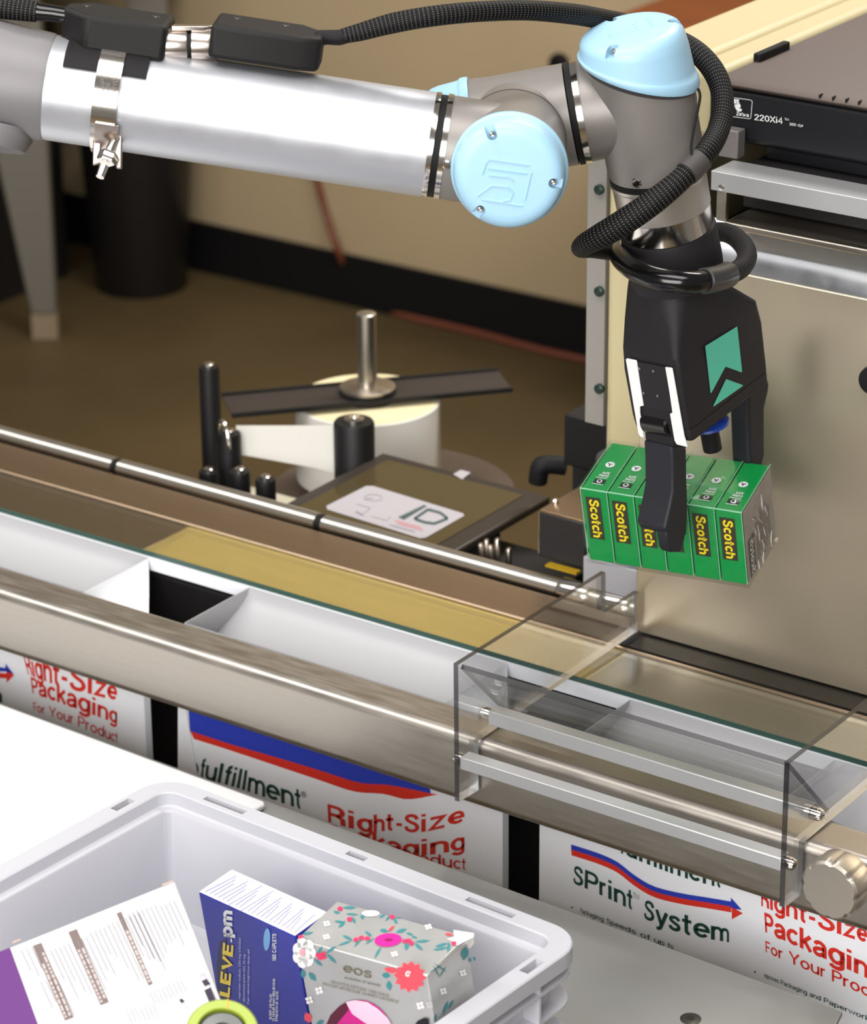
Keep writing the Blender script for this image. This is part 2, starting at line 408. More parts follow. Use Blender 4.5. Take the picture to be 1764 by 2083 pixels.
# ================================================================== room
mb = MB(); mb.abox((-5.5, -3.2, -0.05), (3.2, 2.78, 0)); obj('floor', mb, FLOORM, kind='structure', label='stained brown concrete floor')
mb = MB(); mb.abox((-5.5, 2.78, 0), (3.2, 2.9, 3.2)); obj('wall_back', mb, BEIGEW, kind='structure', label='beige painted back wall')
mb = MB(); mb.abox((-5.5, 2.768, 0), (3.2, 2.78, 0.105)); obj('baseboard_back', mb, BLACKR, bevel=0.003, kind='structure', label='black cove base along the back wall')

# ================================================================== bag conveyor
XA, XB = -1.75, 0.60
cv = thing('bag_conveyor', (-0.5, 0.05, 0), 'stainless bag conveyor with front rail, glass cover and painted gold reflection, carrying the printed bags', 'conveyor')
mb = MB(); mb.abox((XA, -0.09, 0.838), (XB, -0.0448, 0.9)); obj('front_rail', mb, RAILM, cv, bevel=0.008, seg=4)
mb = MB(); mb.abox((XA, 0.0515, 0.894), (-0.60, 0.124, 0.897)); obj('deck_plate', mb, BROWN_STEEL_REFL, cv, bevel=0.001, label='deck stretch painted with a brown reflection')  # same steel deck, its darker reflection painted brown
mb = MB(); mb.abox((-0.60, 0.0515, 0.894), (-0.118, 0.124, 0.897)); obj('deck_plate', mb, GOLDREFL, cv, bevel=0.001, label='deck stretch painted with a gold reflection')  # reflected gold painted as a separately coloured stretch of the steel deck
mb = MB(); mb.abox((-0.118, 0.0515, 0.894), (XB, 0.124, 0.897)); obj('deck_plate', mb, STEEL, cv, bevel=0.001, label='grey steel stretch of the deck')
mb = MB(); mb.abox((XA, 0.1265, 0.88), (XB, 0.183, 0.8985)); obj('rear_rail', mb, BROWN_STEEL_REFL, cv, bevel=0.003)
mb = MB(); mb.abox((XA, 0.0505, 0.8985), (XB, 0.118, 0.902)); obj('glass_cover', mb, GLASS, cv)
mb = MB(); mb.abox((XA, 0.0495, 0.8975), (XB, 0.0505, 0.902)); obj('glass_edge', mb, mat('glass_green_edge', (58, 84, 76), 0.25), cv)
mb = MB(); mb.abox((-0.128, 0.128, 0.898), (XB, 0.19, 0.9005)); obj('slot_plate', mb, mat('black_slot_plate', (26, 24, 23), 0.35), cv)
RZ = 0.897
mb = MB()
prof = [(0.0, 0), (0.0092, 0)]
xs = [at(240, 936, y=0.2).x, at(655, 1066, y=0.2).x]
L0 = XA
for xx in xs:
    prof += [(0.0092, xx-0.004-L0), (0.0072, xx-0.003-L0), (0.0072, xx+0.003-L0), (0.0092, xx+0.004-L0)]
prof += [(0.0092, -0.155-L0), (0.0, -0.155-L0)]
mb.lathe(V((XA, 0.2, RZ)), X, prof, 28); obj('roller_rod', mb, mat('ground_steel', (206, 200, 190), 0.30, 1.0), cv, label='long polished rod along the back of the deck')
for xx in xs:
    mb = MB(); mb.cyl(V((xx-0.002, 0.2, RZ)), V((xx+0.002, 0.2, RZ)), 0.0088, 28); obj('joint_ring', mb, BLACKR, cv)
for x0, x1 in ((-0.235, -0.203), (-0.190, -0.160)):
    mb = MB(); mb.lathe(V((x0, 0.2, RZ)), X, [(0.0, 0), (0.011, 0), (0.0122, 0.002), (0.0122, x1-x0-0.002), (0.011, x1-x0), (0.0, x1-x0)], 28)
    obj('shaft_collar', mb, CHROME, cv)
mb = MB(); mb.abox((XA, 0.0560, 0.08), (XB, 0.188, 0.878)); obj('void_box', mb, DARK, cv, bevel=0.003, label='black box standing for the unlit void under the deck')  # dark box added so the unlit gap between the bags stays black
for x in (-1.5, 0.45):
    mb = MB(); mb.abox((x-0.03, 0.10, 0.0), (x+0.03, 0.17, 0.08)); obj('foot', mb, DARK, cv)
    mb = MB(); mb.abox((x-0.04, -0.085, 0.60), (x+0.04, 0.056, 0.838)); obj('rail_bracket', mb, STEEL, cv, bevel=0.003)
# scalloped hand knob on the rail front
KP = at(1695, 1805, y=-0.118); KP.y = -0.09
mb = MB()
loops = []
for h, k in ((0.0, 0.80), (0.006, 0.98), (0.022, 1.0), (0.027, 0.965), (0.029, 0.88)):
    lp = []
    for i in range(96):
        t = 2*math.pi*i/96
        r = 0.0246*(1.0-0.065*max(0, math.cos(8*t))**3*(1 if h > 0.001 else 0))*k
        lp.append(KP+V((r*math.cos(t), -0.006-h, r*math.sin(t))))
    loops.append(lp)
mb.loft(loops); kn = obj('hand_knob', mb, mat('knob_metal', (188, 180, 168), 0.36, 0.85), cv, label='scalloped satin metal knob on the rail')
mb = MB(); mb.cyl(KP, KP+V((0, -0.007, 0)), 0.012); obj('knob_shaft', mb, CHROME, kn)

# ================================================================== printed bags
BY = -0.0432
BS = plane(V((0, BY, 0.8)), Y, 0.0007)
def bag(label, tl, tr, bl, br):
    t = thing('printed_bag', ((bl+br)/2, 0, 0.45), label, 'bag', 'printed poly bags hanging in the conveyor')
    def loop(z, k, off=0.0):
        kk = k*k*(3-2*k)
        xl = tl+(bl-tl)*kk; xr = tr+(br-tr)*kk; yb = 0.0478+(-0.0345-0.0478)*kk
        pts = []
        n = 10
        for i in range(n+1): pts.append(V((xl+(xr-xl)*i/n+(off if i == 0 else (-off if i == n else 0)), BY+off, z)))
        for i in range(1, 6): pts.append(V((xr-off, BY+(yb-BY)*i/6, z)))
        for i in range(n+1): pts.append(V((xr-(xr-xl)*i/n-(off if i == 0 else (-off if i == n else 0)), yb-off, z)))
        for i in range(1, 6): pts.append(V((xl+off, yb-(yb-BY)*i/6, z)))
        return pts
    zs = [0.8965-0.0054*i for i in range(12)]
    mb = MB(); mb.loft([loop(z, i/11.0) for i, z in enumerate(zs)]+[loop(0.62, 1), loop(0.45, 1)], cap0=False)
    obj('film', mb, BAGW, t)
    mb = MB(); mb.loft([loop(0.8966, 0, 0.0), loop(0.8965, 0, 0.0007)]+[loop(z, i/11.0, 0.0009) for i, z in enumerate(zs) if i], cap0=False, cap1=True)
    obj('lining', mb, BAGG, t, label='grey inside of the bag')
    return t
b1 = bag('white printed bag at the left end, red lettering and a gap to its right', -0.87, -0.585, -0.87, -0.5192)
b2 = bag('white printed bag in the middle with the broad blue and red band above green lettering', -0.4685, -0.190, -0.479, -0.1334)
b3 = bag('white printed bag under the clear guard and round knob, with a red and blue arrow', -0.068, 0.215, -0.0968, 0.262)
def bagtext(par, body, base, top, m, bold=0.0, name='printed_line'):
    mb = MB(); text(mb, body, base, top, BS, bold); return obj(name, mb, m, par, flat=True)
def bagshape(par, polys, m, name='printed_band'):
    mb = MB()
    for p in polys: shape(mb, p, BS)
    return obj(name, mb, m, par, flat=True)
def band(top, bot, n=24):
    return [[tuple(along(top, i/n)), tuple(along(top, (i+1)/n)), tuple(along(bot, (i+1)/n)), tuple(along(bot, i/n))] for i in range(n)]
# bag at left
bagtext(b1, 'Right-Size', [(57, 1372), (120, 1395), (238, 1425)], [(46, 1330), (120, 1347), (238, 1388)], RED, 0.02)
bagtext(b1, 'Packaging', [(66, 1410), (140, 1436), (238, 1472)], [(62, 1378), (140, 1398), (238, 1440)], RED, 0.02)
bagtext(b1, 'For Your Product', [(69, 1446), (150, 1474), (239, 1512)], [(67, 1428), (150, 1452), (239, 1490)], RED)
bagshape(b1, [[(-40, 1352), (13, 1359), (13, 1366), (-40, 1366)], [(11, 1350), (28, 1372), (11, 1365)]], BLUE, 'printed_arrow')
bagshape(b1, [[(-40, 1365), (13, 1370), (13, 1380), (-40, 1378)], [(13, 1360), (28, 1374), (13, 1389)]], RED, 'printed_arrow')
bagtext(b1, 'SPrint System', [(-330, 1330), (4, 1430)], [(-330, 1298), (4, 1400)], DGREEN, 0.01)
# middle bag
tb = [(381, 1445), (480, 1478), (560, 1505), (650, 1545), (740, 1588), (800, 1600), (880, 1612)]
mid = [(388, 1487), (480, 1519), (560, 1545), (650, 1558), (740, 1592), (800, 1596), (850, 1608), (880, 1620)]
up = [(380, 1440), (470, 1462), (560, 1490), (650, 1520), (740, 1560), (800, 1580), (870, 1604)]
md = [(387, 1487), (470, 1514), (560, 1540), (650, 1567), (730, 1592), (785, 1596), (830, 1604), (876, 1614)]
lo = [(394, 1503), (470, 1527), (560, 1557), (650, 1587), (720, 1610), (780, 1615), (830, 1626), (890, 1616)]
bagshape(b2, band([(p[0], p[1]-26) for p in up], md), BLUE)
bagshape(b2, band(md, lo), RED)
bagtext(b2, 'o', [(378, 1571), (403, 1580)], [(380, 1532), (405, 1541)], DGREEN, 0.012)
bagtext(b2, 'fulfillment', [(407, 1583), (470, 1599), (540, 1622), (612, 1646)], [(411, 1542), (478, 1560), (540, 1580), (610, 1606)], DGREEN, 0.012)
bagtext(b2, '®', [(612, 1620), (623, 1623)], [(612, 1609), (623, 1612)], GREYT)
bagshape(b2, [[(560, 1640), (618, 1659), (618, 1666), (560, 1650)], [(617, 1655), (630, 1669), (617, 1669)]], BLUE, 'printed_arrow')
bagtext(b2, 'Right-Size', [(668, 1672), (745, 1692), (800, 1689), (862, 1692), (945, 1671)], [(666, 1636), (745, 1656), (800, 1655), (862, 1656), (945, 1638)], RED, 0.022)
bagtext(b2, 'Packaging', [(668, 1711), (750, 1725), (840, 1741), (945, 1728)], [(668, 1677), (750, 1690), (840, 1708), (945, 1693)], RED, 0.022)
bagtext(b2, 'For Your Product', [(672, 1735), (760, 1745), (850, 1755), (947, 1770)], [(672, 1714), (760, 1722), (850, 1732), (947, 1746)], RED, 0.004)
# bag under the guard
w0 = [(1162, 1718), (1215, 1735), (1255, 1753), (1290, 1780), (1330, 1803), (1385, 1817), (1440, 1826), (1487, 1834)]
bagshape(b3, band(w0, [(x, y+10) for x, y in w0])+[[(1487, 1826), (1509, 1851), (1487, 1848)]], BLUE, 'printed_arrow')
bagshape(b3, band([(x, y+10) for x, y in w0], [(x+1, y+22) for x, y in w0])+[[(1489, 1845), (1511, 1858), (1489, 1870)]], RED, 'printed_arrow')
bagtext(b3, 'fulfillment', [(1262, 1735), (1330, 1763), (1400, 1788), (1466, 1806)], [(1262, 1697), (1330, 1724), (1400, 1748), (1466, 1767)], DGREEN, 0.012)
bagtext(b3, 'SPrint', [(1166, 1796), (1225, 1822), (1286, 1851)], [(1168, 1760), (1225, 1784), (1286, 1811)], DGREEN, 0.014)
bagtext(b3, 'TM', [(1288, 1826), (1300, 1830)], [(1288, 1815), (1300, 1819)], GREYT)
bagtext(b3, 'System', [(1310, 1868), (1390, 1899), (1483, 1917)], [(1312, 1830), (1390, 1858), (1483, 1880)], DGREEN, 0.014)
bagtext(b3, 'Packaging Speeds of up to', [(1181, 1857), (1250, 1884), (1370, 1932)], [(1181, 1847), (1250, 1874), (1370, 1921)], DGREEN)
bagtext(b3, 'Right-Size', [(1549, 1843), (1640, 1878), (1764, 1918)], [(1548, 1804), (1640, 1840), (1764, 1880)], RED, 0.022)
bagtext(b3, 'Packaging', [(1557, 1896), (1660, 1942), (1790, 2002)], [(1555, 1857), (1660, 1900), (1790, 1962)], RED, 0.024)
bagtext(b3, 'For Your Product', [(1558, 1937), (1680, 1990), (1810, 2046)], [(1557, 1914), (1680, 1966), (1810, 2022)], RED, 0.006)
bagtext(b3, 'Improves Packaging and Paperwork Accuracy', [(1555, 1988), (1660, 2032), (1840, 2108)], [(1555, 1979), (1660, 2022), (1840, 2098)], DGREEN)
for c in ((1164, 1846), (1536, 1977)):
    mb = MB(); shape(mb, ring2(c[0], c[1], 2, 2, 8), BS); obj('printed_dot', mb, DGREEN, b3, flat=True)
G1 = plane(V((-0.5845, 0, 0.88)), X, 0.0012)
mb = MB(); shape(mb, crop(4.3, 150, 1080)([(450, 480), (578, 420), (572, 642), (520, 640), (516, 580), (480, 530)]), G1); obj('printed_band', mb, BLUE, b1, flat=True)
mb = MB(); mb.abox((XA, 0.0484, 0.8845), (XB, 0.0494, 0.8975))
obj('carrier_strip', mb, BAGW, label='narrow white strip along the glass edge that joins the printed bags', cat='strip')

# ================================================================== clear guard
gd = thing('clear_guard', (0.02, -0.1, 0.858), 'clear acrylic funnel guard with cut grey edges straddling the front rail', 'guard')
prof = [(-0.1203, 0.98), (-0.1195, 0.858), (-0.0925, 0.8566), (-0.0925, 0.9012), (0.150, 0.9052), (0.1494, 0.942), (0.097, 0.9425), (0.096, 0.98)]
for x in (-0.1283, 0.1690):
    mb = MB()
    A = [V((x, y, z)) for y, z in prof]; B = [V((x+0.0045, y, z)) for y, z in prof]
    mb.poly(A); mb.poly(B); mb.mi = 1
    for i in range(8):
        j = (i+1) % 8; mb.poly([A[i], A[j], B[j], B[i]])
    bmesh.ops.remove_doubles(mb.bm, verts=mb.bm.verts, dist=1e-6)
    obj('side_sheet', mb, [ACR, ACRE], gd, flat=True)
mb = MB()
q = [(-0.1175, 0.9755), (-0.0475, 0.9035)]
A0, B0 = V((-0.1236, *q[0])), V((-0.1236, *q[1])); n = V((0, 0.7, 0.72)).normalized()*0.004
dx = V((0.1688+0.1236, 0, 0))
c = [A0, B0, B0+n, A0+n]; d_ = [p+dx for p in c]
mb.poly([c[0], c[1], d_[1], d_[0]]); mb.poly([c[3], c[2], d_[2], d_[3]]); mb.mi = 1
mb.poly([c[0], c[3], d_[3], d_[0]]); mb.poly([c[1], c[2], d_[2], d_[1]]); mb.poly(c); mb.poly(d_)
bmesh.ops.remove_doubles(mb.bm, verts=mb.bm.verts, dist=1e-6)
obj('sloping_sheet', mb, [ACR, ACRE], gd, flat=True)
for (cy, cz, hy, hz, nm) in ((-0.1125, 0.8925, 0.0065, 0.0055, 'lower aluminium bar in front of the rail'), (-0.0725, 0.9165, 0.0065, 0.0062, 'upper aluminium bar above the rail')):
    mb = MB(); mb.abox((-0.1236, cy-hy, cz-hz), (0.1688, cy+hy, cz+hz)); b = obj('cross_bar', mb, ALUBAR, gd, bevel=0.0008, label=nm)
    for x, s in ((0.1737, 1), (-0.1285, -1)):
        mb = MB(); mb.lathe(V((x, cy, cz)), V((s, 0, 0)), [(0.0, -0.0045), (0.0052, -0.0045), (0.0052, 0.0), (0.0052, 0.001), (0.0042, 0.0035), (0.0022, 0.0048), (0.0, 0.005)], 20)
        obj('screw', mb, CHROME, b)

# ================================================================== steel work plate
wp = thing('work_table', (0, -0.5, 0), 'steel topped work table in front of the bags with one countersunk screw', 'table')
pts = [V((-1.3, -0.0985, 0.81)), V((-0.6178, -0.1239, 0.81)), V((-0.03, -0.1445, 0.81)), V((0.2443, -0.1545, 0.81)), V((0.2485, -0.173, 0.81)), V((0.255, -0.95, 0.81)), V((-1.3, -0.95, 0.81))]
mb = MB(); mb.prism(pts, V((0, 0, -0.004))); tp = obj('table_top', mb, PLATEM, wp, bevel=0.0008)
for x, y in ((-1.2, -0.16), (0.18, -0.22), (-1.2, -0.9), (0.18, -0.9)):
    mb = MB(); mb.abox((x-0.02, y-0.02, 0), (x+0.02, y+0.02, 0.806)); obj('leg', mb, STEEL, wp, bevel=0.002)
SP = at(1405, 2073, z=0.81)
mb = MB(); mb.lathe(SP, Z, [(0.0065, -0.003), (0.0078, 0.0006), (0.0066, 0.0009), (0.0, 0.0009)], 24); sc = obj('screw', mb, mat('dark_screw', (92, 88, 84), 0.35, 0.9), tp)
mb = MB(); mb.lathe(SP+Z*0.0008, Z, [(0.0, 0), (0.003, 0), (0.003, 0.0003), (0.0, 0.0003)], 6); obj('socket', mb, DARK, sc)

# ================================================================== bagging machine
bg = thing('bagging_machine', (0.15, 0.5, 0), 'cream bagging machine with brushed steel front panel behind the gripper', 'machine')
PX0, PX1 = -0.1295, 0.60
def rrect_xz(x0, x1, z0, z1, r, y):
    return [V((x0, y, z1)), V((x0, y, z0+r))]+[V((x0+r-r*math.cos(a), y, z0+r-r*math.sin(a))) for a in (R(30), R(60))]+[V((x0+r, y, z0)), V((x1, y, z0)), V((x1, y, z1))]
mb = MB(); mb.prism(rrect_xz(PX0, PX1, 0.9015, 1.243, 0.006, 0.155), V((0, 0.004, 0))); obj('front_panel', mb, mat('panel_steel', (216, 202, 178), 0.34, 0.84, 0.06, 5, (1, 1, 1), rvar=0.04), bg, bevel=0.001, label='brushed steel front panel')
cp = [(0.157, 1.243), (0.1575, 1.249), (0.161, 1.257), (0.168, 1.266), (0.178, 1.277)]
mb = MB(); mb.loft([[V((PX0, y, z)), V((PX1, y, z)), V((PX1, y+0.006, z-0.003)), V((PX0, y+0.006, z-0.003))] for y, z in cp]); obj('panel_lip', mb, ALU, bg, label='bent upper lip of the steel panel')
mb = MB(); mb.abox((-0.0515, 0.150, 1.2795), (PX1, 0.215, 1.2855)); obj('lower_ledge', mb, STEEL, bg, bevel=0.0015)
mb = MB(); mb.loft([[V((x, 0.1875, 1.325)), V((x, 0.1525, 1.325)), V((x, 0.1525, 1.309)), V((x, 0.1555, 1.309)), V((x, 0.1555, 1.322)), V((x, 0.1875, 1.322))] for x in (-0.0655, PX1)]); obj('upper_ledge', mb, ALUBAR, bg, bevel=0.0006, label='folded steel ledge below the printer')
mb = MB(); mb.abox((-0.0605, 0.1535, 1.284), (-0.0515, 0.158, 1.3165)); po = obj('ledge_post', mb, STEEL, bg, bevel=0.0006)
mb = MB(); mb.lathe(V((-0.0558, 0.1535, 1.3125)), -Y, [(0.003, 0), (0.0026, 0.0012), (0, 0.002)], 16); obj('screw', mb, CHROME, po)
mb = MB(); mb.abox((-0.125, 0.162, 0.91), (PX1, 0.9, 1.24)); mb.abox((-0.05, 0.188, 1.24), (PX1, 0.9, 1.2785)); mb.abox((-0.056, 0.1895, 1.2875), (PX1, 0.9, 1.3215)); obj('chassis', mb, DARK, bg)
mb = MB(); mb.abox((-0.16, 0.31, 0.0), (PX1, 0.9, 0.905)); obj('pedestal', mb, DARK, bg, bevel=0.004)
# cream housing at the side
mb = MB(); mb.abox((-0.2025, 0.215, 0.906), (-0.135, 1.1, 1.385)); obj('side_housing', mb, CREAM, bg, bevel=0.008, seg=3, label='cream painted side housing')
mb = MB(); mb.abox((-0.1345, 0.222, 1.325), (-0.100, 1.1, 1.385)); obj('side_housing', mb, CREAM, bg, bevel=0.008, seg=3, label='cream shoulder beside the printer')
mb = MB(); mb.abox((-0.222, 0.216, 1.055), (-0.2035, 0.222, 1.40)); fl = obj('flange', mb, mat('flange_grey', (150, 146, 140), 0.5, 0.4), bg, label='grey mounting flange with dark bolts')
for py in (385, 592, 790):
    p = at(1221, py, y=0.216)
    mb = MB(); mb.lathe(p, -Y, [(0.0045, -0.001), (0.0045, 0.003), (0.003, 0.004), (0, 0.004)], 16); obj('bolt', mb, mat('dark_green_bolt', (14, 40, 32), 0.4), fl)
mb = MB(); mb.abox((-0.08, 0.188, 1.3255), (-0.062, 0.2, 1.349)); obj('bracket', mb, mat('bracket_grey', (128, 122, 120), 0.5, 0.3), bg, bevel=0.001)
mb = MB(); mb.lathe(at(1782, 770, y=0.154), -Y, [(0.0, 0), (0.0115, 0), (0.012, 0.003), (0.0112, 0.008), (0, 0.009)], 32); obj('round_knob', mb, BLACKP, bg)
mb = MB(); mb.lathe(at(1505, 484, y=0.172)+Z*0.0, -Y, [(0.0, -0.004), (0.0038, -0.004), (0.0038, 0.012), (0, 0.013)], 16); obj('pin', mb, BLACKR, bg)
mb = MB(); mb.abox((-0.2095, 0.196, 0.9085), (-0.1300, 0.30, 0.937)); obj('guide_block', mb, mat('pale_grey_block', (176, 176, 182), 0.5, 0.2), bg, bevel=0.0008, label='pale grey block left of the steel panel')
mb = MB(); mb.abox((-0.2095, 0.2, 0.944), (-0.14, 0.30, 0.968)); obj('guide_block', mb, mat('pale_grey_block', (176, 176, 182), 0.5, 0.2), bg, bevel=0.0008, label='upper pale grey block behind the tape pack')
# printer
pr = thing('label_printer', (0.15, 0.45, 1.3225), 'black label printer with brown lid on top of the bagging machine', 'printer')
mb = MB(); mb.abox((-0.0985, 0.201, 1.3345), (PX1, 0.30, 1.3805)); fp = obj('front_cover', mb, mat('printer_black', (16, 17, 22), 0.38), pr, bevel=0.006, seg=3)
mb = MB(); mb.abox((-0.098, 0.30, 1.3345), (PX1, 0.95, 1.378)); mb.abox((-0.05, 0.215, 1.3225), (PX1, 0.95, 1.3345)); obj('body', mb, mat('printer_black', (16, 17, 22), 0.38), pr)
mb = MB(); mb.loft([[V((x, 0.2, 1.3805)), V((x, 0.197, 1.3835)), V((x, 0.204, 1.3875)), V((x, 0.95, 1.3880)), V((x, 0.95, 1.3785)), V((x, 0.21, 1.3785))] for x in (-0.089, PX1)]); lid = obj('lid', mb, mat('brown_lid', (84, 72, 66), 0.5), pr, bevel=0.001)
a = at(1538, 122, z=1.389); b = at(1603, 96, z=1.389); b.x = a.x
mb = MB(); mb.abox((a.x-0.003, a.y, 1.386), (a.x+0.004, b.y, 1.3945)); obj('latch', mb, BLACKR, lid, bevel=0.0015)
for px_ in (1668, 1695, 1722, 1748):
    p = at(px_, 205, y=0.1995)
    mb = MB(); mb.abox((p.x-0.0006, 0.1985, 1.3815), (p.x+0.0006, 0.2045, 1.3874)); obj('grip_rib', mb, BLACKP, lid)
PS = plane(V((0, 0.2008, 1.35)), Y, 0.0004)
cc = crop(4.84, 1400, 0)
mb = MB()
text(mb, '220Xi4', cc([(650, 1180), (930, 1219)]), cc([(650, 1122), (930, 1158)]), PS, 0.006)
text(mb, 'TM', cc([(950, 1183), (992, 1189)]), cc([(950, 1160), (992, 1165)]), PS)
text(mb, '300 dpi', cc([(998, 1234), (1130, 1250)]), cc([(998, 1208), (1130, 1224)]), PS)
obj('model_lettering', mb, WHT, fp, flat=True)
mb = MB()
stroke(mb, cc([(400, 955), (618, 985), (632, 1000), (618, 1160), (606, 1170), (400, 1143)]), 1.1, PS)
text(mb, 'Zebra', cc([(472, 1133), (600, 1152)]), cc([(472, 1100), (600, 1118)]), PS, 0.05)
for pts_ in ([(440, 975), (470, 975), (478, 995), (470, 1010), (482, 1020), (450, 1020)], [(466, 978), (505, 980), (495, 1000), (508, 1015), (478, 1024), (480, 1000)], [(455, 1030), (510, 1020), (520, 1050), (505, 1065), (530, 1075), (525, 1097), (490, 1097), (470, 1075), (460, 1050)]):
    shape(mb, cc(pts_), PS)
obj('badge', mb, WHT, fp, flat=True)
# ================================================================== robot arm
def kpx(d): return d/FPX
DF = 2.272
ra = thing('industrial_robot', at(103, 178, d=DF), 'grey robot arm with silver forearm tube and three pale blue joint caps', 'robot arm')
FL, FR = at(103, 178, d=DF), at(892, 297, d=DF)
FX = (FR-FL).normalized(); k = kpx(DF); FRAD = 107*k
FUP = (CU - FX*CU.dot(FX)).normalized()           # upwards, across the tube
FN = FX.cross(FUP); FN = FN if FN.dot(CF) < 0 else -FN   # towards the front
FLEN = (FR-FL).length
mb = MB(); mb.lathe(FL, FX, [(FRAD, -0.004), (FRAD, FLEN-0.006)], 64, caps=False); obj('forearm_tube', mb, mat('tube_aluminium', (194, 196, 202), 0.40, 0.75, 0.015, 60, (1, 1, 1), rvar=0.03), ra, label='silver tube')
mb = MB(); mb.lathe(FR, FX, [(FRAD*0.9, -0.0065), (FRAD*1.004, -0.0065), (FRAD*1.012, -0.005), (FRAD*1.012, -0.0028), (FRAD*0.97, -0.0028), (FRAD*0.9, -0.0028)], 64); obj('seal_ring', mb, CHROME, ra)
mb = MB(); mb.lathe(FR, FX, [(FRAD*0.9, -0.0028), (FRAD*0.975, -0.0028), (FRAD*0.975, 0.0022), (FRAD*0.9, 0.0022)], 64); obj('seal_ring', mb, BLACKR, ra, label='black ring')
mb = MB(); mb.lathe(FR, FX, [(FRAD*0.9, 0.0022), (FRAD*1.012, 0.0022), (FRAD*1.012, 0.006), (FRAD*0.9, 0.006)], 64); obj('seal_ring', mb, CHROME, ra)
# elbow at the left
mb = MB(); mb.lathe(FL, -FX, [(FRAD*0.9, 0.0), (FRAD*1.01, 0.0), (FRAD*1.03, 0.003), (FRAD*1.06, 0.02), (FRAD*1.16, 0.05), (FRAD*1.22, 0.09), (FRAD*1.22, 0.16), (FRAD*0.8, 0.2)], 64); obj('elbow_housing', mb, GREYL, ra)
EC = FL - FX*(118*k)
mb = MB(); mb.lathe(EC-FUP*(95*k)+FN*0.0, -FUP, [(0.03, 0), (96*k, 0.0), (98*k, 0.006), (86*k, 0.0155), (0.02, 0.0158)], 48); obj('joint_cap', mb, GREYL, ra, label='grey underside of the elbow')
# wrist module in front (its axis points at the viewer)
AF = at(1037, 343, d=DF-0.036); AR = at(1045, 285, d=DF+0.047)
AX = (AR-AF).normalized(); ALEN = (AR-AF).length
AC = AF + AX*(ALEN*0.42)
RA = 110*k
mb = MB(); mb.lathe(FR, FX, [(FRAD*0.99, 0.006), (FRAD*0.99, (AC-FR).dot(FX)-0.004)], 64, caps=False); obj('wrist_housing', mb, GREYP, ra, label='grey stub on the forearm')
mb = MB(); mb.lathe(AF, AX, [(RA*0.6, 0.0005), (RA*1.02, 0.001), (RA*1.02, 0.012), (RA*1.0, 0.02), (RA*1.0, ALEN-0.004), (RA*0.985, ALEN-0.003), (RA*0.96, ALEN-0.001), (RA*0.5, ALEN)], 64); obj('wrist_housing', mb, GREYP, ra, label='grey drum behind the front blue cap')
mb = MB(); mb.lathe(AF, AX, [(RA*0.9, ALEN-0.006), (RA*1.004, ALEN-0.006), (RA*1.004, ALEN-0.0045), (RA*0.9, ALEN-0.0045)], 64); obj('seal_ring', mb, BLACKR, ra, label='thin dark seam ring')
def joint_cap(P, out, rad, height, ref, screws, logo, shear=None, spread=1.0):
    """blue dome: P rim centre, out = outward axis"""
    mb = MB()
    r = rad
    prof = [(r*0.85, -0.001), (r*0.985, -0.0006), (r*1.0, 0.001), (r*1.0, 0.0045), (r*0.985, 0.006), (r*0.965, 0.0066), (r*0.955, 0.009), (r*0.93, height*0.66), (r*0.90, height*0.83), (r*0.845, height*0.94), (r*0.77, height*0.99), (r*0.68, height), (0.0, height)]
    sh = (lambda x, y, h: shear*x*(1-max(0, h)/height)) if shear else None
    mb.lathe(P, out, prof, 72, ref=ref, shear=sh)
    c = obj('joint_cap', mb, BLUECAP, ra, label='pale blue cap')
    ax = out.normalized(); u = (ref-ax*ref.dot(ax)).normalized(); w = ax.cross(u)
    for (sx, sy) in screws:
        p = P+u*(sx*r)+w*(sy*r)+ax*height
        o2 = (u*sx+w*sy).normalized(); o3 = ax.cross(o2)
        cm = MB(); q = 0.085*r
        cm.prism([p-ax*0.0062+o2*(q*math.cos(R(t)))+o3*(q*math.sin(R(t))) for t in range(90, 271, 20)]+[p-ax*0.0062+o2*(r*0.5)-o3*q, p-ax*0.0062+o2*(r*0.5)+o3*q], ax*0.02)
        cut(c, cm)
    for (sx, sy) in screws:
        p = P+u*(sx*r)+w*(sy*r)+ax*(height-0.0062)
        mb = MB(); mb.lathe(p, ax, [(r*0.055, 0), (r*0.055, 0.0025), (r*0.045, 0.004), (r*0.022, 0.0044), (r*0.022, 0.003), (0, 0.003)], 18); obj('screw', mb, CHROME, c)
    mb = MB()
    for ln in logo:
        mb.tube([P+u*(x*r)+w*(y*r)+ax*(height+0.00005) for x, y in ln], 0.0008, 6, 0)
    obj('emblem', mb, BLUECAP, c)
    return c
u_ = CR; ax_ = -AX
cu_ = (u_-ax_*u_.dot(ax_)).normalized(); cw_ = ax_.cross(cu_)
sgn = 1 if cw_.dot(CU) > 0 else -1
LOGO = [[(-0.36, 0.20), (-0.30, 0.27), (0.37, 0.18)], [(-0.42, 0.02), (-0.36, 0.20)], [(-0.33, 0.12), (0.34, 0.04)], [(-0.31, 0.00), (0.05, -0.03), (0.11, -0.09)], [(0.40, 0.05), (0.30, -0.42)], [(-0.50, -0.36), (-0.26, -0.18), (0.02, -0.20), (0.10, -0.30), (0.05, -0.42), (-0.14, -0.46)], [(-0.42, -0.42), (0.26, -0.52)]]
LOGO = [[(x-0.02, sgn*(y+0.02)) for x, y in l] for l in LOGO]
S1 = [(-0.28, sgn*0.70), (0.755, -sgn*0.11), (-0.475, -sgn*0.59)]
joint_cap(AF, -AX, 118*k, 0.0235, CR, S1, LOGO)
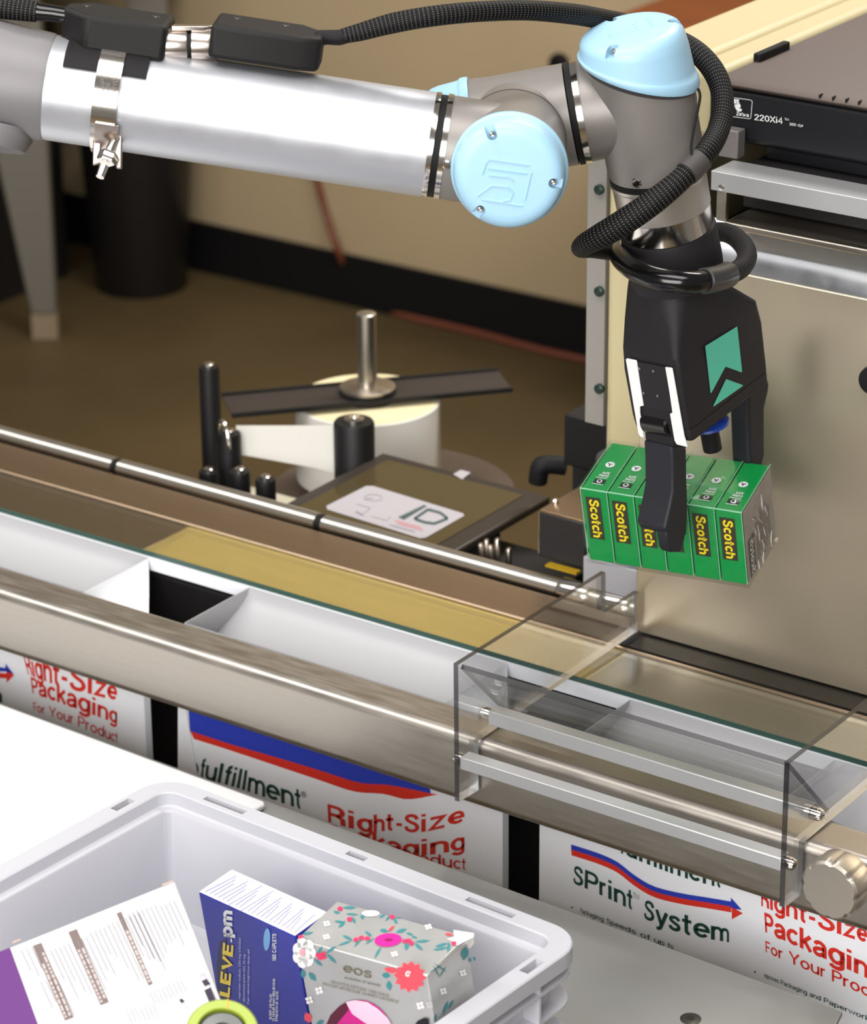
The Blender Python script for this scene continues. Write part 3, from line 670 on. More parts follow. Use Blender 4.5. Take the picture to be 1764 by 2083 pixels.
# wrist module behind, axis running left to right
BC = at(1050, 252, d=DF+0.047+0.043); BD = BC.x and depth(BC); kb = kpx(BD)
BX = cvec(0.975, -0.165, -0.10)
def bpt(px):  # point on that axis seen at column px
    t = (px-1050)*kb/0.975
    return BC+BX*t
RB = 104*kb
BR_ = bpt(1176)
L1 = (BR_-BC).length
mb = MB(); mb.lathe(BC, BX, [(RB*0.6, -0.0305), (RB*1.02, -0.030), (RB*1.02, -0.024), (RB*1.0, -0.015), (RB, L1-0.006), (RB*0.7, L1-0.005)], 64); obj('wrist_housing', mb, GREYP, ra, label='grey drum behind, between left cap and ring')
mb = MB(); mb.cyl(AR-AX*0.002, AR+AX*0.03, RA*0.94, 64); obj('wrist_housing', mb, GREYP, ra, label='grey neck joining the two drums')
mb = MB(); mb.lathe(BC, BX, [(RB*0.7, L1-0.005), (RB*1.01, L1-0.005), (RB*1.01, L1-0.0005), (RB*0.7, L1-0.0005)], 64); obj('seal_ring', mb, BLACKR, ra, label='black ring')
mb = MB(); mb.lathe(BC, BX, [(RB*0.7, L1-0.0005), (RB*1.02, L1-0.0005), (RB*1.02, L1+0.004), (RB*0.7, L1+0.004)], 64); obj('seal_ring', mb, CHROME, ra)
joint_cap(BC-BX*0.030, -BX, 112*kb, 0.033, CU, [(0.7, 0.1), (-0.3, 0.66), (-0.4, -0.6)], [])
# wrist module with the gripper, axis leaning down to the right
GD = 2.345
CC1 = at(1311, 205, d=GD); CC2 = at(1414, 760, d=GD+0.112)
CX = (CC2-CC1).normalized()
def cpt(py): return CC1+(CC2-CC1)*((py-205.0)/555.0)
kc = kpx(GD)
RC = 103*kc
CT = at(1301, 150, d=GD-0.011)
mb = MB(); mb.lathe(BC, BX, [(RB*0.7, L1+0.004), (RB*0.985, L1+0.004), (RB*0.97, (CC1-BC).dot(BX)-RC*0.35)], 64, caps=False); obj('wrist_housing', mb, GREYP, ra, label='grey stub right of the ring')
LB = (cpt(346)-CT).length
ref_ = (CR-CX*CR.dot(CX)).normalized()
mb = MB(); mb.lathe(CT, CX, [(RC*0.6, 0.002), (RC*1.03, 0.003), (RC*1.03, 0.014), (RC*1.0, 0.028), (RC*0.985, LB-0.010), (RC*0.97, LB-0.0045), (RC*0.7, LB-0.004)], 64, ref=ref_, shear=lambda x, y, h: 0.44*x*max(0, 1-h/0.055)); obj('wrist_housing', mb, GREYP, ra, label='grey drum under the top blue cap')
mb = MB(); mb.lathe(CT, CX, [(RC*0.7, LB-0.004), (RC*0.975, LB-0.004), (RC*0.975, LB+0.0005), (RC*0.7, LB+0.0005)], 64); obj('seal_ring', mb, BLACKR, ra, label='black ring')
mb = MB(); mb.lathe(CT, CX, [(RC*0.7, LB+0.0005), (RC*0.985, LB+0.0005), (RC*0.985, LB+0.003), (RC*0.955, LB+0.0045), (RC*0.945, LB+0.0285), (RC*0.6, LB+0.029)], 64); tf = obj('tool_flange', mb, mat('flange_silver', (204, 198, 190), 0.38, 0.9), ra)
mb = MB(); mb.lathe(CT, CX, [(RC*0.6, LB+0.029), (RC*0.93, LB+0.029), (RC*0.93, LB+0.046), (RC*0.6, LB+0.0465)], 64); obj('adapter_ring', mb, CHROME, ra, label='mirror bright ring above the gripper')
ref = (CR-CX*CR.dot(CX)).normalized(); w_ = CX.cross(ref)
for px_, py_ in ((1282, 387),):
    p = at(px_, py_, d=GD-0.012)
    q = p-CX*((p-CT).dot(CX))-CT; q = q.normalized()
    p = CT+CX*((p-CT).dot(CX))+q*RC*0.945
    mb = MB(); mb.lathe(p, q, [(0.0042, -0.001), (0.0042, 0.0012), (0.003, 0.0024), (0, 0.0026)], 16); obj('screw', mb, CHROME, tf)
p = at(910, 331, d=DF-0.03); q = p-FX*((p-FL).dot(FX))-FL; q.normalize(); p = FL+FX*((p-FL).dot(FX))+q*FRAD*0.985
mb = MB(); mb.lathe(p, q, [(0.0034, -0.001), (0.0034, 0.0012), (0.0024, 0.0022), (0, 0.0024)], 16); obj('screw', mb, CHROME, ra)
u2 = ref; up_ = -CX; cu2 = (u2-up_*u2.dot(up_)).normalized(); cw2 = up_.cross(cu2); s2 = 1 if cw2.dot(-CF) > 0 else -1
L2 = [[(x*0.95, -s2*y*0.95+0.0) for x, y in [(px_, -py_) for px_, py_ in l]] for l in [[(-0.36, 0.20), (-0.30, 0.27), (0.37, 0.18)], [(-0.42, 0.02), (-0.36, 0.20)], [(-0.33, 0.12), (0.34, 0.04)], [(-0.31, 0.00), (0.05, -0.03), (0.11, -0.09)], [(0.40, 0.05), (0.30, -0.42)], [(-0.50, -0.36), (-0.26, -0.18), (0.02, -0.20), (0.10, -0.30)]]]
joint_cap(CT-CX*0.002, -CX, 117*kc, 0.033, ref, [(-0.34, s2*0.62), (0.72, -s2*0.06), (-0.30, -s2*0.64)], L2, shear=-0.44)

# ================================================================== gripper
GXv = cvec(0.669, -0.4526, 0.590); GXv = (GXv-CX*GXv.dot(CX)).normalized()
GH = CX.cross(GXv); GH = GH if GH.dot(CR) > 0 else -GH
gr = thing('robot_gripper', cpt(860), 'black two finger gripper with teal mark and white strips, hanging from the robot arm', 'gripper')
NR = 97*kpx(depth(cpt(500)))
zt = LB+0.0465
NB = (cpt(548)-CT).length
mb = MB(); mb.lathe(CT, CX, [(NR*0.6, zt), (NR*1.0, zt), (NR*1.01, zt+0.002), (NR*1.02, NB-0.008), (NR*1.0, NB+0.004), (NR*0.7, NB+0.006)], 64); nk = obj('neck', mb, BLACKG, gr)
def shift(py):
    T = [(540, -14), (612, -6), (655, 8), (700, 7), (801, 3), (840, 3)]
    for (a, x), (b, y) in zip(T[:-1], T[1:]):
        if py <= b: return CR*((x+(y-x)*max(0, py-a)/(b-a))*kf0)
    return CR*(3*kf0)
kf0 = kpx(2.44)
def section(py, W_, G_, ch, n=4):
    c = cpt(py)+shift(py); kk = kpx(depth(c)); W2, G2 = W_*kk/2, G_*kk/2; c2 = min(ch*kk, W2*0.98, G2*0.98)
    out = []
    for sx, sy, a0 in ((1, 1, 0), (-1, 1, 90), (-1, -1, 180), (1, -1, 270)):
        for i in range(n+1):
            a = R(a0+90*i/n)
            out.append(c+GH*(sx*(W2-c2)+c2*math.cos(a))+GXv*(sy*(G2-c2)+c2*math.sin(a)))
    return out
mb = MB()
mb.loft([section(535, 160, 150, 74), section(560, 156, 160, 50), section(612, 151, 202, 26), (section(655, 149, 269, 14)), section(700, 155, 272, 12), section(801, 152, 261, 9)])
hs = obj('housing', mb, BLACKG, gr, ang=25)
mb = MB(); mb.loft([section(803, 150, 259, 9), section(806, 151.5, 260, 9), section(824, 149, 256, 9), section(829, 143, 250, 9)])
bt = obj('bottom_cover', mb, BLACKG, gr, ang=25)
def corner(py, W_, G_, sw, sg):
    c = cpt(py)+shift(py); kk = kpx(depth(c)); return c+GH*(sw*W_*kk/2)+GXv*(sg*G_*kk/2)
pA, pB, pC = corner(700, 155, 272, -1, -1), corner(700, 155, 272, 1, -1), corner(801, 152, 261, 1, -1)
nF = (pB-pA).cross(pC-pA).normalized()
SF = plane(pA, nF, 0.0006)
qA, qB, qC = corner(700, 155, 272, 1, -1), corner(700, 155, 272, 1, 1), corner(801, 152, 261, 1, 1)
nS = (qB-qA).cross(qC-qA).normalized()
SS = plane(qA, nS, 0.0005)
c7 = crop(5.04, 1250, 640)
nFo = nF if nF.dot(CAM-pA) > 0 else -nF
for pts_ in ([(125, 450), (140, 445), (225, 463), (236, 475), (308, 928), (270, 935), (270, 1000), (312, 1255), (275, 1245), (255, 1215)], [(530, 533), (590, 540), (602, 552), (722, 1235), (757, 1352), (650, 1325), (625, 1285), (578, 1010), (604, 1000), (575, 800)]):
    mb = MB(); mb.prism([SF(*p) for p in c7(pts_)], nFo*0.0012); obj('side_strip', mb, WHITEP, gr, bevel=0.0003, label='white strip')
mb = MB()
for pts_ in ([(243, 478), (530, 533), (578, 800), (598, 1000), (560, 985), (300, 930)],):
    mb.prism([SF(*p) for p in c7(pts_)], nFo*0.0007)
cvp = obj('cover_plate', mb, BLACKP, gr)
for p in c7([(265, 547), (407, 574), (308, 800), (450, 828)]):
    q = SF(*p)+nFo*0.0006
    mb = MB(); mb.lathe(q, nFo, [(0.0013, 0), (0.0011, 0.0006), (0, 0.0007)], 12); obj('screw', mb, CHROME if False else mat('steel_dot', (120, 120, 124), 0.3, 0.9), cvp)
mb = MB()
shape(mb, c7([(932, 322), (1260, 120), (1310, 582), (1302, 592), (1140, 533), (995, 803), (985, 800)]), SS)
shape(mb, c7([(1150, 662), (1318, 722), (1316, 732), (1020, 942), (1013, 936), (1142, 668)]), SS)
obj('teal_mark', mb, TEAL, hs, flat=True)
# knuckle and front finger
SK = plane(pA, nF, -0.007)
ka, kb_ = SK(1317, 852), SK(1371, 862)
kd = (kb_-ka).normalized()
mb = MB(); mb.lathe(ka, kd, [(0.0, 0), (0.009, 0), (0.0105, 0.0015), (0.0105, (kb_-ka).length-0.0015), (0.009, (kb_-ka).length), (0, (kb_-ka).length)], 32); obj('knuckle', mb, BLACKGL, gr)
F0 = SF(1367, 905)
SFI = plane(F0, GH, 0.0)
def fprof(pts): return [SFI(*p) for p in pts]
kf = kpx(depth(F0))
wv = -GH*(78*kf)
lk = fprof([(1367, 862), (1370, 905), (1371, 912), (1400, 912), (1398, 868)])
mb = MB(); mb.prism([p+GH*0.0 - GH*0.0005 for p in lk], wv*0.96); f1 = obj('finger', mb, BLACKG, gr, bevel=0.0015, label='front finger holding the tape pack')
body = fprof([(1368, 908), (1370, 950), (1370, 1000), (1364, 1030), (1358, 1056), (1353, 1076), (1358, 1088), (1398, 1092), (1401, 1030), (1399, 970), (1398, 908)])
mb = MB(); mb.prism(body, wv); obj('finger_pad', mb, FINGERM, f1, bevel=0.0025, seg=3)
tip = fprof([(1356, 1082), (1357, 1095), (1361, 1118), (1366, 1124), (1385, 1124), (1393, 1100), (1396, 1080)])
mb = MB(); mb.prism(tip, wv*0.36); obj('fingertip', mb, FINGERM, f1, bevel=0.0015)
# rear finger
Q0 = corner(801, 152, 261, 1, 1)-GH*0.034
SQ = plane(Q0, GH, 0.0)
rf = [SQ(*p) for p in [(1520, 775), (1568, 772), (1566, 795), (1558, 830), (1558, 925), (1550, 960), (1540, 972), (1526, 972), (1521, 845)]]
mb = MB(); mb.prism(rf, -GH*(50*kf)); obj('finger', mb, FINGERM, gr, bevel=0.004, seg=3, label='rear finger behind the tape pack')
# suction cup
sb = cpt(846)-GXv*(4*kf)+GH*(14*kf)
mb = MB(); mb.lathe(sb-CX*0.004, CX, [(0.0, 0), (0.008, 0), (0.009, 0.004), (0.0165, 0.009), (0.0172, 0.011), (0.0, 0.011)], 40); obj('suction_cup', mb, mat('blue_silicone', (26, 60, 150), 0.4), gr, label='blue suction cup')
mb = MB(); mb.cyl(sb+CX*0.006, sb+CX*0.030, 0.0075, 24); obj('suction_stem', mb, BLACKR, gr)

# ================================================================== tape pack
PD = 2.535; kp = kpx(PD)
e1 = cvec(315/349.0, 50/349.0, -0.405); e2 = cvec(23/180.7, 147/180.7, 0.567); e2 = (e2-e1*e2.dot(e1)).normalized(); e3 = e1.cross(e2); e3 = e3 if e3.dot(CF) > 0 else -e3
PO = at(1181, 993, d=PD+0.008)
PW, PH, PDp = 349*kp, 181*kp, 171*kp
pk = thing('tape_pack', PO+e1*(PW/2)+e2*PH+e3*(PDp/2), 'shrink wrapped pack of six green tape boxes held by the gripper', 'tape pack')
bw = PW/6
def TB(i): return frame(PO+e1*(bw*i), e1, z=-e2)   # x along the row, z up, y
tboxes = []
def s_front(i):   # front face coordinates (0..1 across, 0..1 down)
    o = PO+e1*(bw*i)-e3*0.0004
    return lambda x, y: o+e1*(bw*x)+e2*(PH*y)
def s_top(i):
    o = PO+e1*(bw*i)-e2*0.0004
    return lambda x, y: o+e1*(bw*x)+e3*(PDp*y)
for i in range(6):
    mb = MB(); g = 0.0004
    a = PO+e1*(bw*i+g); mb.prism([a, a+e1*(bw-2*g), a+e1*(bw-2*g)+e2*PH, a+e2*PH], e3*PDp)
    o = obj('tape_box', mb, GREEN, pk, bevel=0.0012)
    f = s_front(i)
    mb = MB(); shape(mb, [(0.16, 0.10), (0.72, 0.10), (0.72, 0.68), (0.16, 0.68)], f); lb = obj('brand_label', mb, mat('brown_plaid', (58, 52, 40), 0.45), o, flat=True)
    f2 = (lambda o_: (lambda x, y: o_+e1*(bw*x)+e2*(PH*y)))(PO+e1*(bw*i)-e3*0.0008)
    mb = MB(); text(mb, 'Scotch', [(0.30, 0.125), (0.30, 0.655)], [(0.645, 0.125), (0.645, 0.655)], f2, 0.038)
    obj('lettering', mb, YEL, lb, flat=True)
    t = s_top(i)
    mb = MB(); shape(mb, ring2(0.49, 0.54, 0.17, 0.058, 20), t); ic = obj('recycling_mark', mb, WHT, o, flat=True)
    t2 = (lambda o_: (lambda x, y: o_+e1*(bw*x)+e3*(PDp*y)))(PO+e1*(bw*i)-e2*0.0007)
    mb = MB()
    for q in range(3):
        a0 = q*2.094+0.5
        shape(mb, [(0.49+0.085*math.cos(a0+d)*m, 0.54+0.029*math.sin(a0+d)*m) for d, m in ((-0.45, 0.55), (-0.35, 1.15), (0.35, 1.15), (0.45, 0.55))], t2)
    shape(mb, ring2(0.49, 0.54, 0.035, 0.012, 10), t2)
    obj('arrows', mb, BLKT, ic, flat=True)
    mb = MB(); shape(mb, [(0.30, 0.14), (0.72, 0.14), (0.72, 0.225), (0.30, 0.225)], t); cm_ = obj('camera_mark', mb, BLKT, o, flat=True)
    mb = MB(); shape(mb, ring2(0.51, 0.18, 0.10, 0.036, 18), t2); stroke(mb, [(0.30, 0.118), (0.72, 0.118)], 0.01, t2); stroke(mb, [(0.30, 0.25), (0.72, 0.25)], 0.01, t2)
    text(mb, 'PHOTO', [(0.36, 0.275), (0.72, 0.275)], [(0.36, 0.318), (0.72, 0.318)], t2, 0.03)
    text(mb, 'SAFE', [(0.42, 0.335), (0.70, 0.335)], [(0.42, 0.375), (0.70, 0.375)], t2, 0.03)
    obj('camera_lens', mb, WHT, cm_, flat=True)
    t3 = (lambda o_: (lambda x, y: o_+e1*(bw*x)+e3*(PDp*y)))(PO+e1*(bw*i)-e2*0.0010)
    mb = MB(); shape(mb, ring2(0.51, 0.18, 0.06, 0.022, 14), t3); obj('lens_centre', mb, BLKT, cm_, flat=True)
    tboxes.append(o)
    if i == 5:
        EO = PO+e1*(PW+0.0002)
        ef = lambda x, y: EO+e3*(PDp*x)+e2*(PH*y)
        ef2 = lambda x, y: EO+e1*0.0004+e3*(PDp*x)+e2*(PH*y)
        mb = MB(); shape(mb, [(0.02, 0.01), (0.985, 0.01), (0.985, 0.99), (0.02, 0.99)], ef); en = obj('end_panel', mb, mat('greyish_end_panel', (176, 166, 158), 0.45, 0, 0.1, 60), o, flat=True, label='grey printed end panel')
        mb = MB(); shape(mb, [(0.10, 0.46), (0.30, 0.46), (0.30, 0.97), (0.10, 0.97)], ef2)
        for q in range(9): stroke(mb, [(0.38+q*0.055, 0.30+0.07*(q % 3)), (0.38+q*0.055, 0.93-0.05*(q % 4))], 0.012, ef2)
        obj('brand_label', mb, mat('grey_ink', (86, 80, 78), 0.5), en, flat=True)
        ef3 = lambda x, y: EO+e1*0.0007+e3*(PDp*x)+e2*(PH*y)
        mb = MB(); text(mb, 'Scotch', [(0.14, 0.95), (0.14, 0.49)], [(0.14+0.11, 0.95), (0.14+0.11, 0.49)][::1], ef3, 0.04); obj('lettering', mb, WHT, en, flat=True)
# thin pale folds of the wrap along the seams
for i in range(7):
    mb = MB(); p = PO+e1*(bw*i); g_ = 0.0006
    mb.tube([p+e3*PDp-e2*g_, p-e2*g_-e3*0.0001, p-e3*g_-e2*0.0001, p+e2*PH*0.98-e3*g_], 0.00038, 6, 0); obj('film_fold', mb, mat('pale_fold', (150, 206, 170) if i < 6 else (206, 206, 200), 0.3), pk)
mb = MB(); mb.tube([PO-e2*0.0004-e3*0.0004, PO+e1*PW-e2*0.0004-e3*0.0004], 0.0006, 6, 0); obj('film_fold', mb, mat('pale_fold', (150, 206, 170), 0.3), pk)
mb = MB()
m_ = 0.0016
a = PO-e1*m_-e2*m_-e3*m_
def wrapgrid(o, du, dv, n, nu, nv, amp):
    vs = []
    for i in range(nu+1):
        row = []
        for j in range(nv+1):
            edge = i in (0, nu) or j in (0, nv)
            row.append(mb.bm.verts.new(o+du*(i/nu)+dv*(j/nv)+n*(0 if edge else amp*(random.random()-0.35))))
        vs.append(row)
    for i in range(nu):
        for j in range(nv):
            if (i+j) % 2: mb.face([vs[i][j], vs[i+1][j], vs[i+1][j+1]]); mb.face([vs[i][j], vs[i+1][j+1], vs[i][j+1]])
            else: mb.face([vs[i][j], vs[i+1][j], vs[i][j+1]]); mb.face([vs[i+1][j], vs[i+1][j+1], vs[i][j+1]])
E1, E2, E3 = e1*(PW+2*m_), e2*(PH+2*m_), e3*(PDp+2*m_)
wrapgrid(a, E1, E2, -e3, 24, 9, 0.0008); wrapgrid(a, E1, E3, -e2, 24, 9, 0.0008); wrapgrid(a+E1, E3, E2, e1, 12, 12, 0.004)
wrapgrid(a+E3, E1, E2, e3, 6, 4, 0.0008); wrapgrid(a+E2, E1, E3, e2, 6, 4, 0.0008); wrapgrid(a, E3, E2, -e1, 6, 6, 0.001)
bmesh.ops.remove_doubles(mb.bm, verts=mb.bm.verts, dist=1e-5)
film_mb = mb
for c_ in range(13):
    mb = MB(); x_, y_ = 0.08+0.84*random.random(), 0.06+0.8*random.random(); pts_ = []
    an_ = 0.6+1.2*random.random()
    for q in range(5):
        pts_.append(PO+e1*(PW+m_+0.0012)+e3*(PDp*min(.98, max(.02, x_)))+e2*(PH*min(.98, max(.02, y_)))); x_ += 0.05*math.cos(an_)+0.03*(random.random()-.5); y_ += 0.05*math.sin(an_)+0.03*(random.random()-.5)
    mb.tube(pts_, [0.0001, 0.0004, 0.0005, 0.0004, 0.0001], 5, 3); obj('crease_glint', mb, mat('film_glint', (226, 222, 216), 0.15), pk)  # pale streaks painted as glints along creases of the end film
mb = film_mb
obj('shrink_film', mb, WRAP, pk, flat=True, label='crinkled clear wrap')

# ================================================================== cable with its two connectors
m = bpy.data.materials.new('braided_sleeve'); m.use_nodes = True; MATS['braid'] = m
nt = m.node_tree; b_ = nt.nodes['Principled BSDF']; b_.inputs['Roughness'].default_value = 0.65; b_.inputs['Specular IOR Level'].default_value = 0.2
uvn = nt.nodes.new('ShaderNodeUVMap'); sx_ = nt.nodes.new('ShaderNodeSeparateXYZ'); nt.links.new(uvn.outputs[0], sx_.inputs[0])
def mnode(op, a, b):
    q = nt.nodes.new('ShaderNodeMath'); q.operation = op
    for i, v in enumerate((a, b)):
        if v is None: continue
        if isinstance(v, (int, float)): q.inputs[i].default_value = v
        else: nt.links.new(v, q.inputs[i])
    return q.outputs[0]
su = mnode('MULTIPLY', sx_.outputs[0], 2*math.pi/0.0060); sv = mnode('MULTIPLY', sx_.outputs[1], 2*math.pi*14)
d1 = mnode('SINE', mnode('ADD', su, sv), None); d2 = mnode('SINE', mnode('SUBTRACT', su, sv), None)
pp = mnode('MULTIPLY', d1, d2)
rp = nt.nodes.new('ShaderNodeMapRange'); nt.links.new(pp, rp.inputs[0]); rp.inputs[1].default_value = 0.74; rp.inputs[2].default_value = 0.9
mxc = nt.nodes.new('ShaderNodeMix'); mxc.data_type = 'RGBA'; mxc.inputs[6].default_value = lin((4, 4, 4)); mxc.inputs[7].default_value = lin((122, 118, 116))
nt.links.new(rp.outputs[0], mxc.inputs[0]); nt.links.new(mxc.outputs[2], b_.inputs['Base Color'])
BRAID = m
gc = thing('gripper_cable', at(240, 80, d=DF-0.01), 'black braided cable with two box connectors running along the robot arm to the gripper', 'cable')
def dpath(l): return [at(x, y, d=d) for x, y, d in l]
D0 = DF-0.012
mb = MB(); mb.tube(dpath([(-60, 4, D0), (0, 14, D0), (75, 24, D0)]), [24*k, 24*k, 21*k], 18); obj('sleeve', mb, BRAID, gc)
mb = MB(); mb.tube(dpath([(60, 21, D0), (80, 24, D0), (108, 27, D0), (140, 32, D0)]), [18*k, 19*k, 17*k, 16*k], 18); obj('heat_shrink', mb, BLACKGL, gc)
def connector(c, outline, h0, h1, nm):
    """outline: (along, towards the viewer) in px; box between heights h0..h1 px along FUPV"""
    mb = MB(); mb.prism([c+FX*(x*k)+CV*(y*k)+CUP*(h0*k) for x, y in outline], CUP*((h1-h0)*k))
    return obj('connector_housing', mb, mat('connector_black', (18, 16, 16), 0.6, spec=0.3, bump=0.05, bscale=1200), gc, bevel=0.0035, seg=3)
CUP = cvec(-0.13, -0.93, -0.30); CUP = (CUP-FX*CUP.dot(FX)).normalized(); CV = FX.cross(CUP); CV = CV if CV.dot(CF) < 0 else -CV
cA = at(240, 58, d=DF-0.008); cB = at(545, 88, d=DF-0.008)
HA = connector(cA, [(-112, -30), (-70, -75), (106, -75), (106, 75), (-58, 75), (-112, 20)], -42, 32, 'a')
HB = connector(cB, [(-112, -75), (66, -75), (112, -30), (112, 55), (70, 75), (-112, 75)], -34, 36, 'b')
for c, sp in ((cA, ((-70, -25), (72, -20))), (cB, ((-70, -30), (30, -30)))):
    for x, y in sp:
        mb = MB(); mb.lathe(c+FX*(x*k)+CV*(y*k)+CUP*((32 if c is cA else 36)*k), CUP, [(0.0028, -0.001), (0.0026, 0.0002), (0.0013, 0.0003), (0.0013, -0.0004), (0, -0.0004)], 14); obj('screw', mb, mat('steel_dot', (120, 120, 124), 0.3, 0.9), HA if c is cA else HB)
cc1 = cA+FX*(100*k)-CUP*(15*k)+CV*(18*k); dcc = ((cB-FX*(98*k)-CUP*(15*k)+CV*(18*k))-cc1); Ln = dcc.length; dcc.normalize()
for a0, a1, rr in ((0.0, 0.44, 34), (0.52, 1.0, 36)):
    mb = MB(); mb.lathe(cc1, dcc, [(rr*0.8*k, Ln*a0), (rr*k, Ln*a0), (rr*k, Ln*a1-0.001), ((rr-1.5)*k, Ln*a1), (rr*0.8*k, Ln*a1)], 40); obj('coupling', mb, NICKEL, gc, label='shiny metal coupling')
mb = MB(); mb.cyl(cc1+dcc*Ln*0.44, cc1+dcc*Ln*0.52, 30*k, 32); obj('coupling_gap', mb, BLACKR, gc)
lv = cc1+CUP*(31*k)
mb = MB(); mb.prism([lv+dcc*(Ln*0.1)-CV*0.004, lv+dcc*(Ln*0.72)-CV*0.004, lv+dcc*(Ln*0.98)+CV*0.0005, lv+dcc*(Ln*0.72)+CV*0.006, lv+dcc*(Ln*0.1)+CV*0.006], CUP*0.0035); obj('latch_lever', mb, NICKEL, gc, bevel=0.0006)
mb = MB(); mb.tube(dpath([(645, 78, D0), (665, 76, D0), (692, 76, D0), (712, 70, D0)]), [17*k, 15*k, 16*k, 14*k], 16); obj('heat_shrink', mb, BLACKR, gc)
r1 = 21.5*k
up_path = [(690, 75, D0), (730, 66, D0), (800, 47, D0), (880, 33, D0), (970, 24, D0+0.01), (1070, 21, D0+0.03), (1160, 28, D0+0.06), (1220, 38, D0+0.09), (1300, 55, D0+0.125), (1370, 78, D0+0.125), (1420, 108, D0+0.11), (1455, 150, D0+0.10), (1470, 200, D0+0.09), (1463, 260, D0+0.075), (1435, 312, D0+0.055), (1385, 365, D0+0.045), (1330, 410, D0+0.045), (1275, 448, D0+0.05), (1222, 480, D0+0.06), (1190, 497, D0+0.075), (1182, 506, D0+0.095), (1205, 507, D0+0.125), (1260, 512, D0+0.19), (1330, 505, D0+0.235), (1410, 480, D0+0.245), (1470, 472, D0+0.225), (1505, 490, D0+0.2), (1520, 518, D0+0.165), (1508, 545, D0+0.13), (1478, 560, D0+0.103)]
rads = [14*k, 18*k]+[21*k]*4+[22*k]*4+[24*k]*6+[27*k, 28*k]+[27*k, 23*k, 19*k, 19*k]+[20*k]*2+[22*k]*6
mb = MB(); mb.tube(dpath(up_path), rads, 18, 8); obj('sleeve', mb, BRAID, gc)
mb = MB(); mb.tube(dpath([(1482, 558, D0+0.106), (1462, 566, D0+0.093), (1432, 572, D0+0.078)]), 28*k, 22, 8); obj('tape_wrap', mb, mat('grey_black_wrap', (44, 43, 45), 0.35), gc, bevel=0.001)
mb = MB(); mb.tube(dpath([(1440, 571, D0+0.082), (1400, 574, D0+0.070), (1350, 570, D0+0.072), (1305, 556, D0+0.085), (1275, 536, D0+0.11), (1262, 518, D0+0.14), (1270, 505, D0+0.18)]), 24*k, 22, 8); obj('hose', mb, BLACKGL, gc, label='smooth glossy black end of the cable')
# strap holding the cable to the wrist
mb = MB(); mb.tube(dpath([(1427, 322, D0+0.051), (1413, 337, D0+0.049), (1397, 353, D0+0.046)]), 27*k, 20, 6); st = obj('strap', mb, mat('dark_grey_strap', (62, 58, 56), 0.6), gc)
mb = MB(); mb.tube(dpath([(1420, 180, D0+0.06), (1424, 200, D0+0.06), (1412, 260, D0+0.05), (1406, 300, D0+0.045), (1410, 325, D0+0.043)]), 3*k, 8, 6); obj('strap_tail', mb, BLACKR, st)

# ================================================================== hose clamp and rubber pad
def fang(px, py):   # angle around the forearm, 0 = towards viewer, up positive, and distance along
    p = at(px, py, d=DF)
    s_ = (p-FL).dot(FX); h = (p-FL).dot(FUP)
    return s_, math.asin(max(-1, min(1, h/FRAD)))
def patch(s0, s1, a0, a1, r, t, n=24):
    mb = MB(); loops = []
    for i in range(n+1):
        a = a0+(a1-a0)*i/n
        d = FN*math.cos(a)+FUP*math.sin(a)
        loops.append([FL+FX*s0+d*r, FL+FX*s1+d*r, FL+FX*s1+d*(r+t), FL+FX*s0+d*(r+t)])
    mb.loft(loops); return mb
s0, a0 = fang(140, 148); s1, a1 = fang(308, 165)
obj('rubber_pad', patch(s0, s1, a0-0.02, R(100), FRAD+0.0004, 0.0022), BLACKR, label='black rubber pad on the silver tube under the clamp', cat='pad')
sc0, _ = fang(203, 200); sc1, _ = fang(252, 207)
hc = thing('hose_clamp', FL+FX*sc0, 'shiny steel band clamp with bolt round the silver forearm tube', 'clamp')
hb = obj('band', patch(sc0, sc1, R(-100), R(120), FRAD+0.003, 0.0008, 40), CHROME, hc)
SB = lambda s_, a: FL+FX*s_+(FN*math.cos(a)+FUP*math.sin(a))*(FRAD+0.0042)
mb = MB()
def sb2(x, y): return SB(sc0+(sc1-sc0)*x, y)
text(mb, 'CLAMP', [(0.42, -0.24), (0.42, 0.16)], [(0.22, -0.24), (0.22, 0.16)], sb2)
text(mb, 'MADE T', [(0.62, -0.16), (0.62, 0.22)], [(0.47, -0.16), (0.47, 0.22)], sb2)
text(mb, '241YL-', [(0.90, -0.10), (0.90, 0.22)], [(0.72, -0.10), (0.72, 0.22)], sb2)
text(mb, 'T12', [(0.92, 0.62), (0.92, 0.75)], [(0.76, 0.62), (0.76, 0.75)], sb2)
obj('stamped_lettering', mb, mat('etched_grey', (112, 108, 102), 0.5), hb, flat=True)
sd0, _ = fang(203, 270); sd1, _ = fang(250, 276)
mb = patch(sd0, sd1, R(-105), R(-34), FRAD+0.0042, 0.0012, 14); tg = obj('bolt_lug', mb, NICKEL, hc)
bp = at(216, 300, d=DF-FRAD*0.55)
for q_, r_ in ((at(206, 285, d=DF-FRAD*0.75), 0), (at(240, 290, d=DF-FRAD*0.75), 0)):
    pass
mb = MB(); mb.tube(dpath([(236, 280, DF-FRAD*0.62), (226, 300, DF-FRAD*0.72), (214, 330, DF-FRAD*0.85)]), [9*k, 9*k, 8*k], 18, 4); bo = obj('bolt', mb, CHROME, hc)
na, nb_ = at(222, 312, d=DF-FRAD*0.78), at(212, 338, d=DF-FRAD*0.88)
mb = MB(); mb.lathe(na, nb_-na, [(0.0, 0), (0.0068, 0), (0.0072, 0.0008), (0.0072, 0.0062), (0.0064, 0.0072), (0, 0.0072)], 6); obj('nut', mb, CHROME, bo)
mb = MB(); mb.cyl(nb_, nb_+(nb_-na).normalized()*0.009, 0.0034, 18, 0.0030); obj('bolt_end', mb, CHROME, bo)
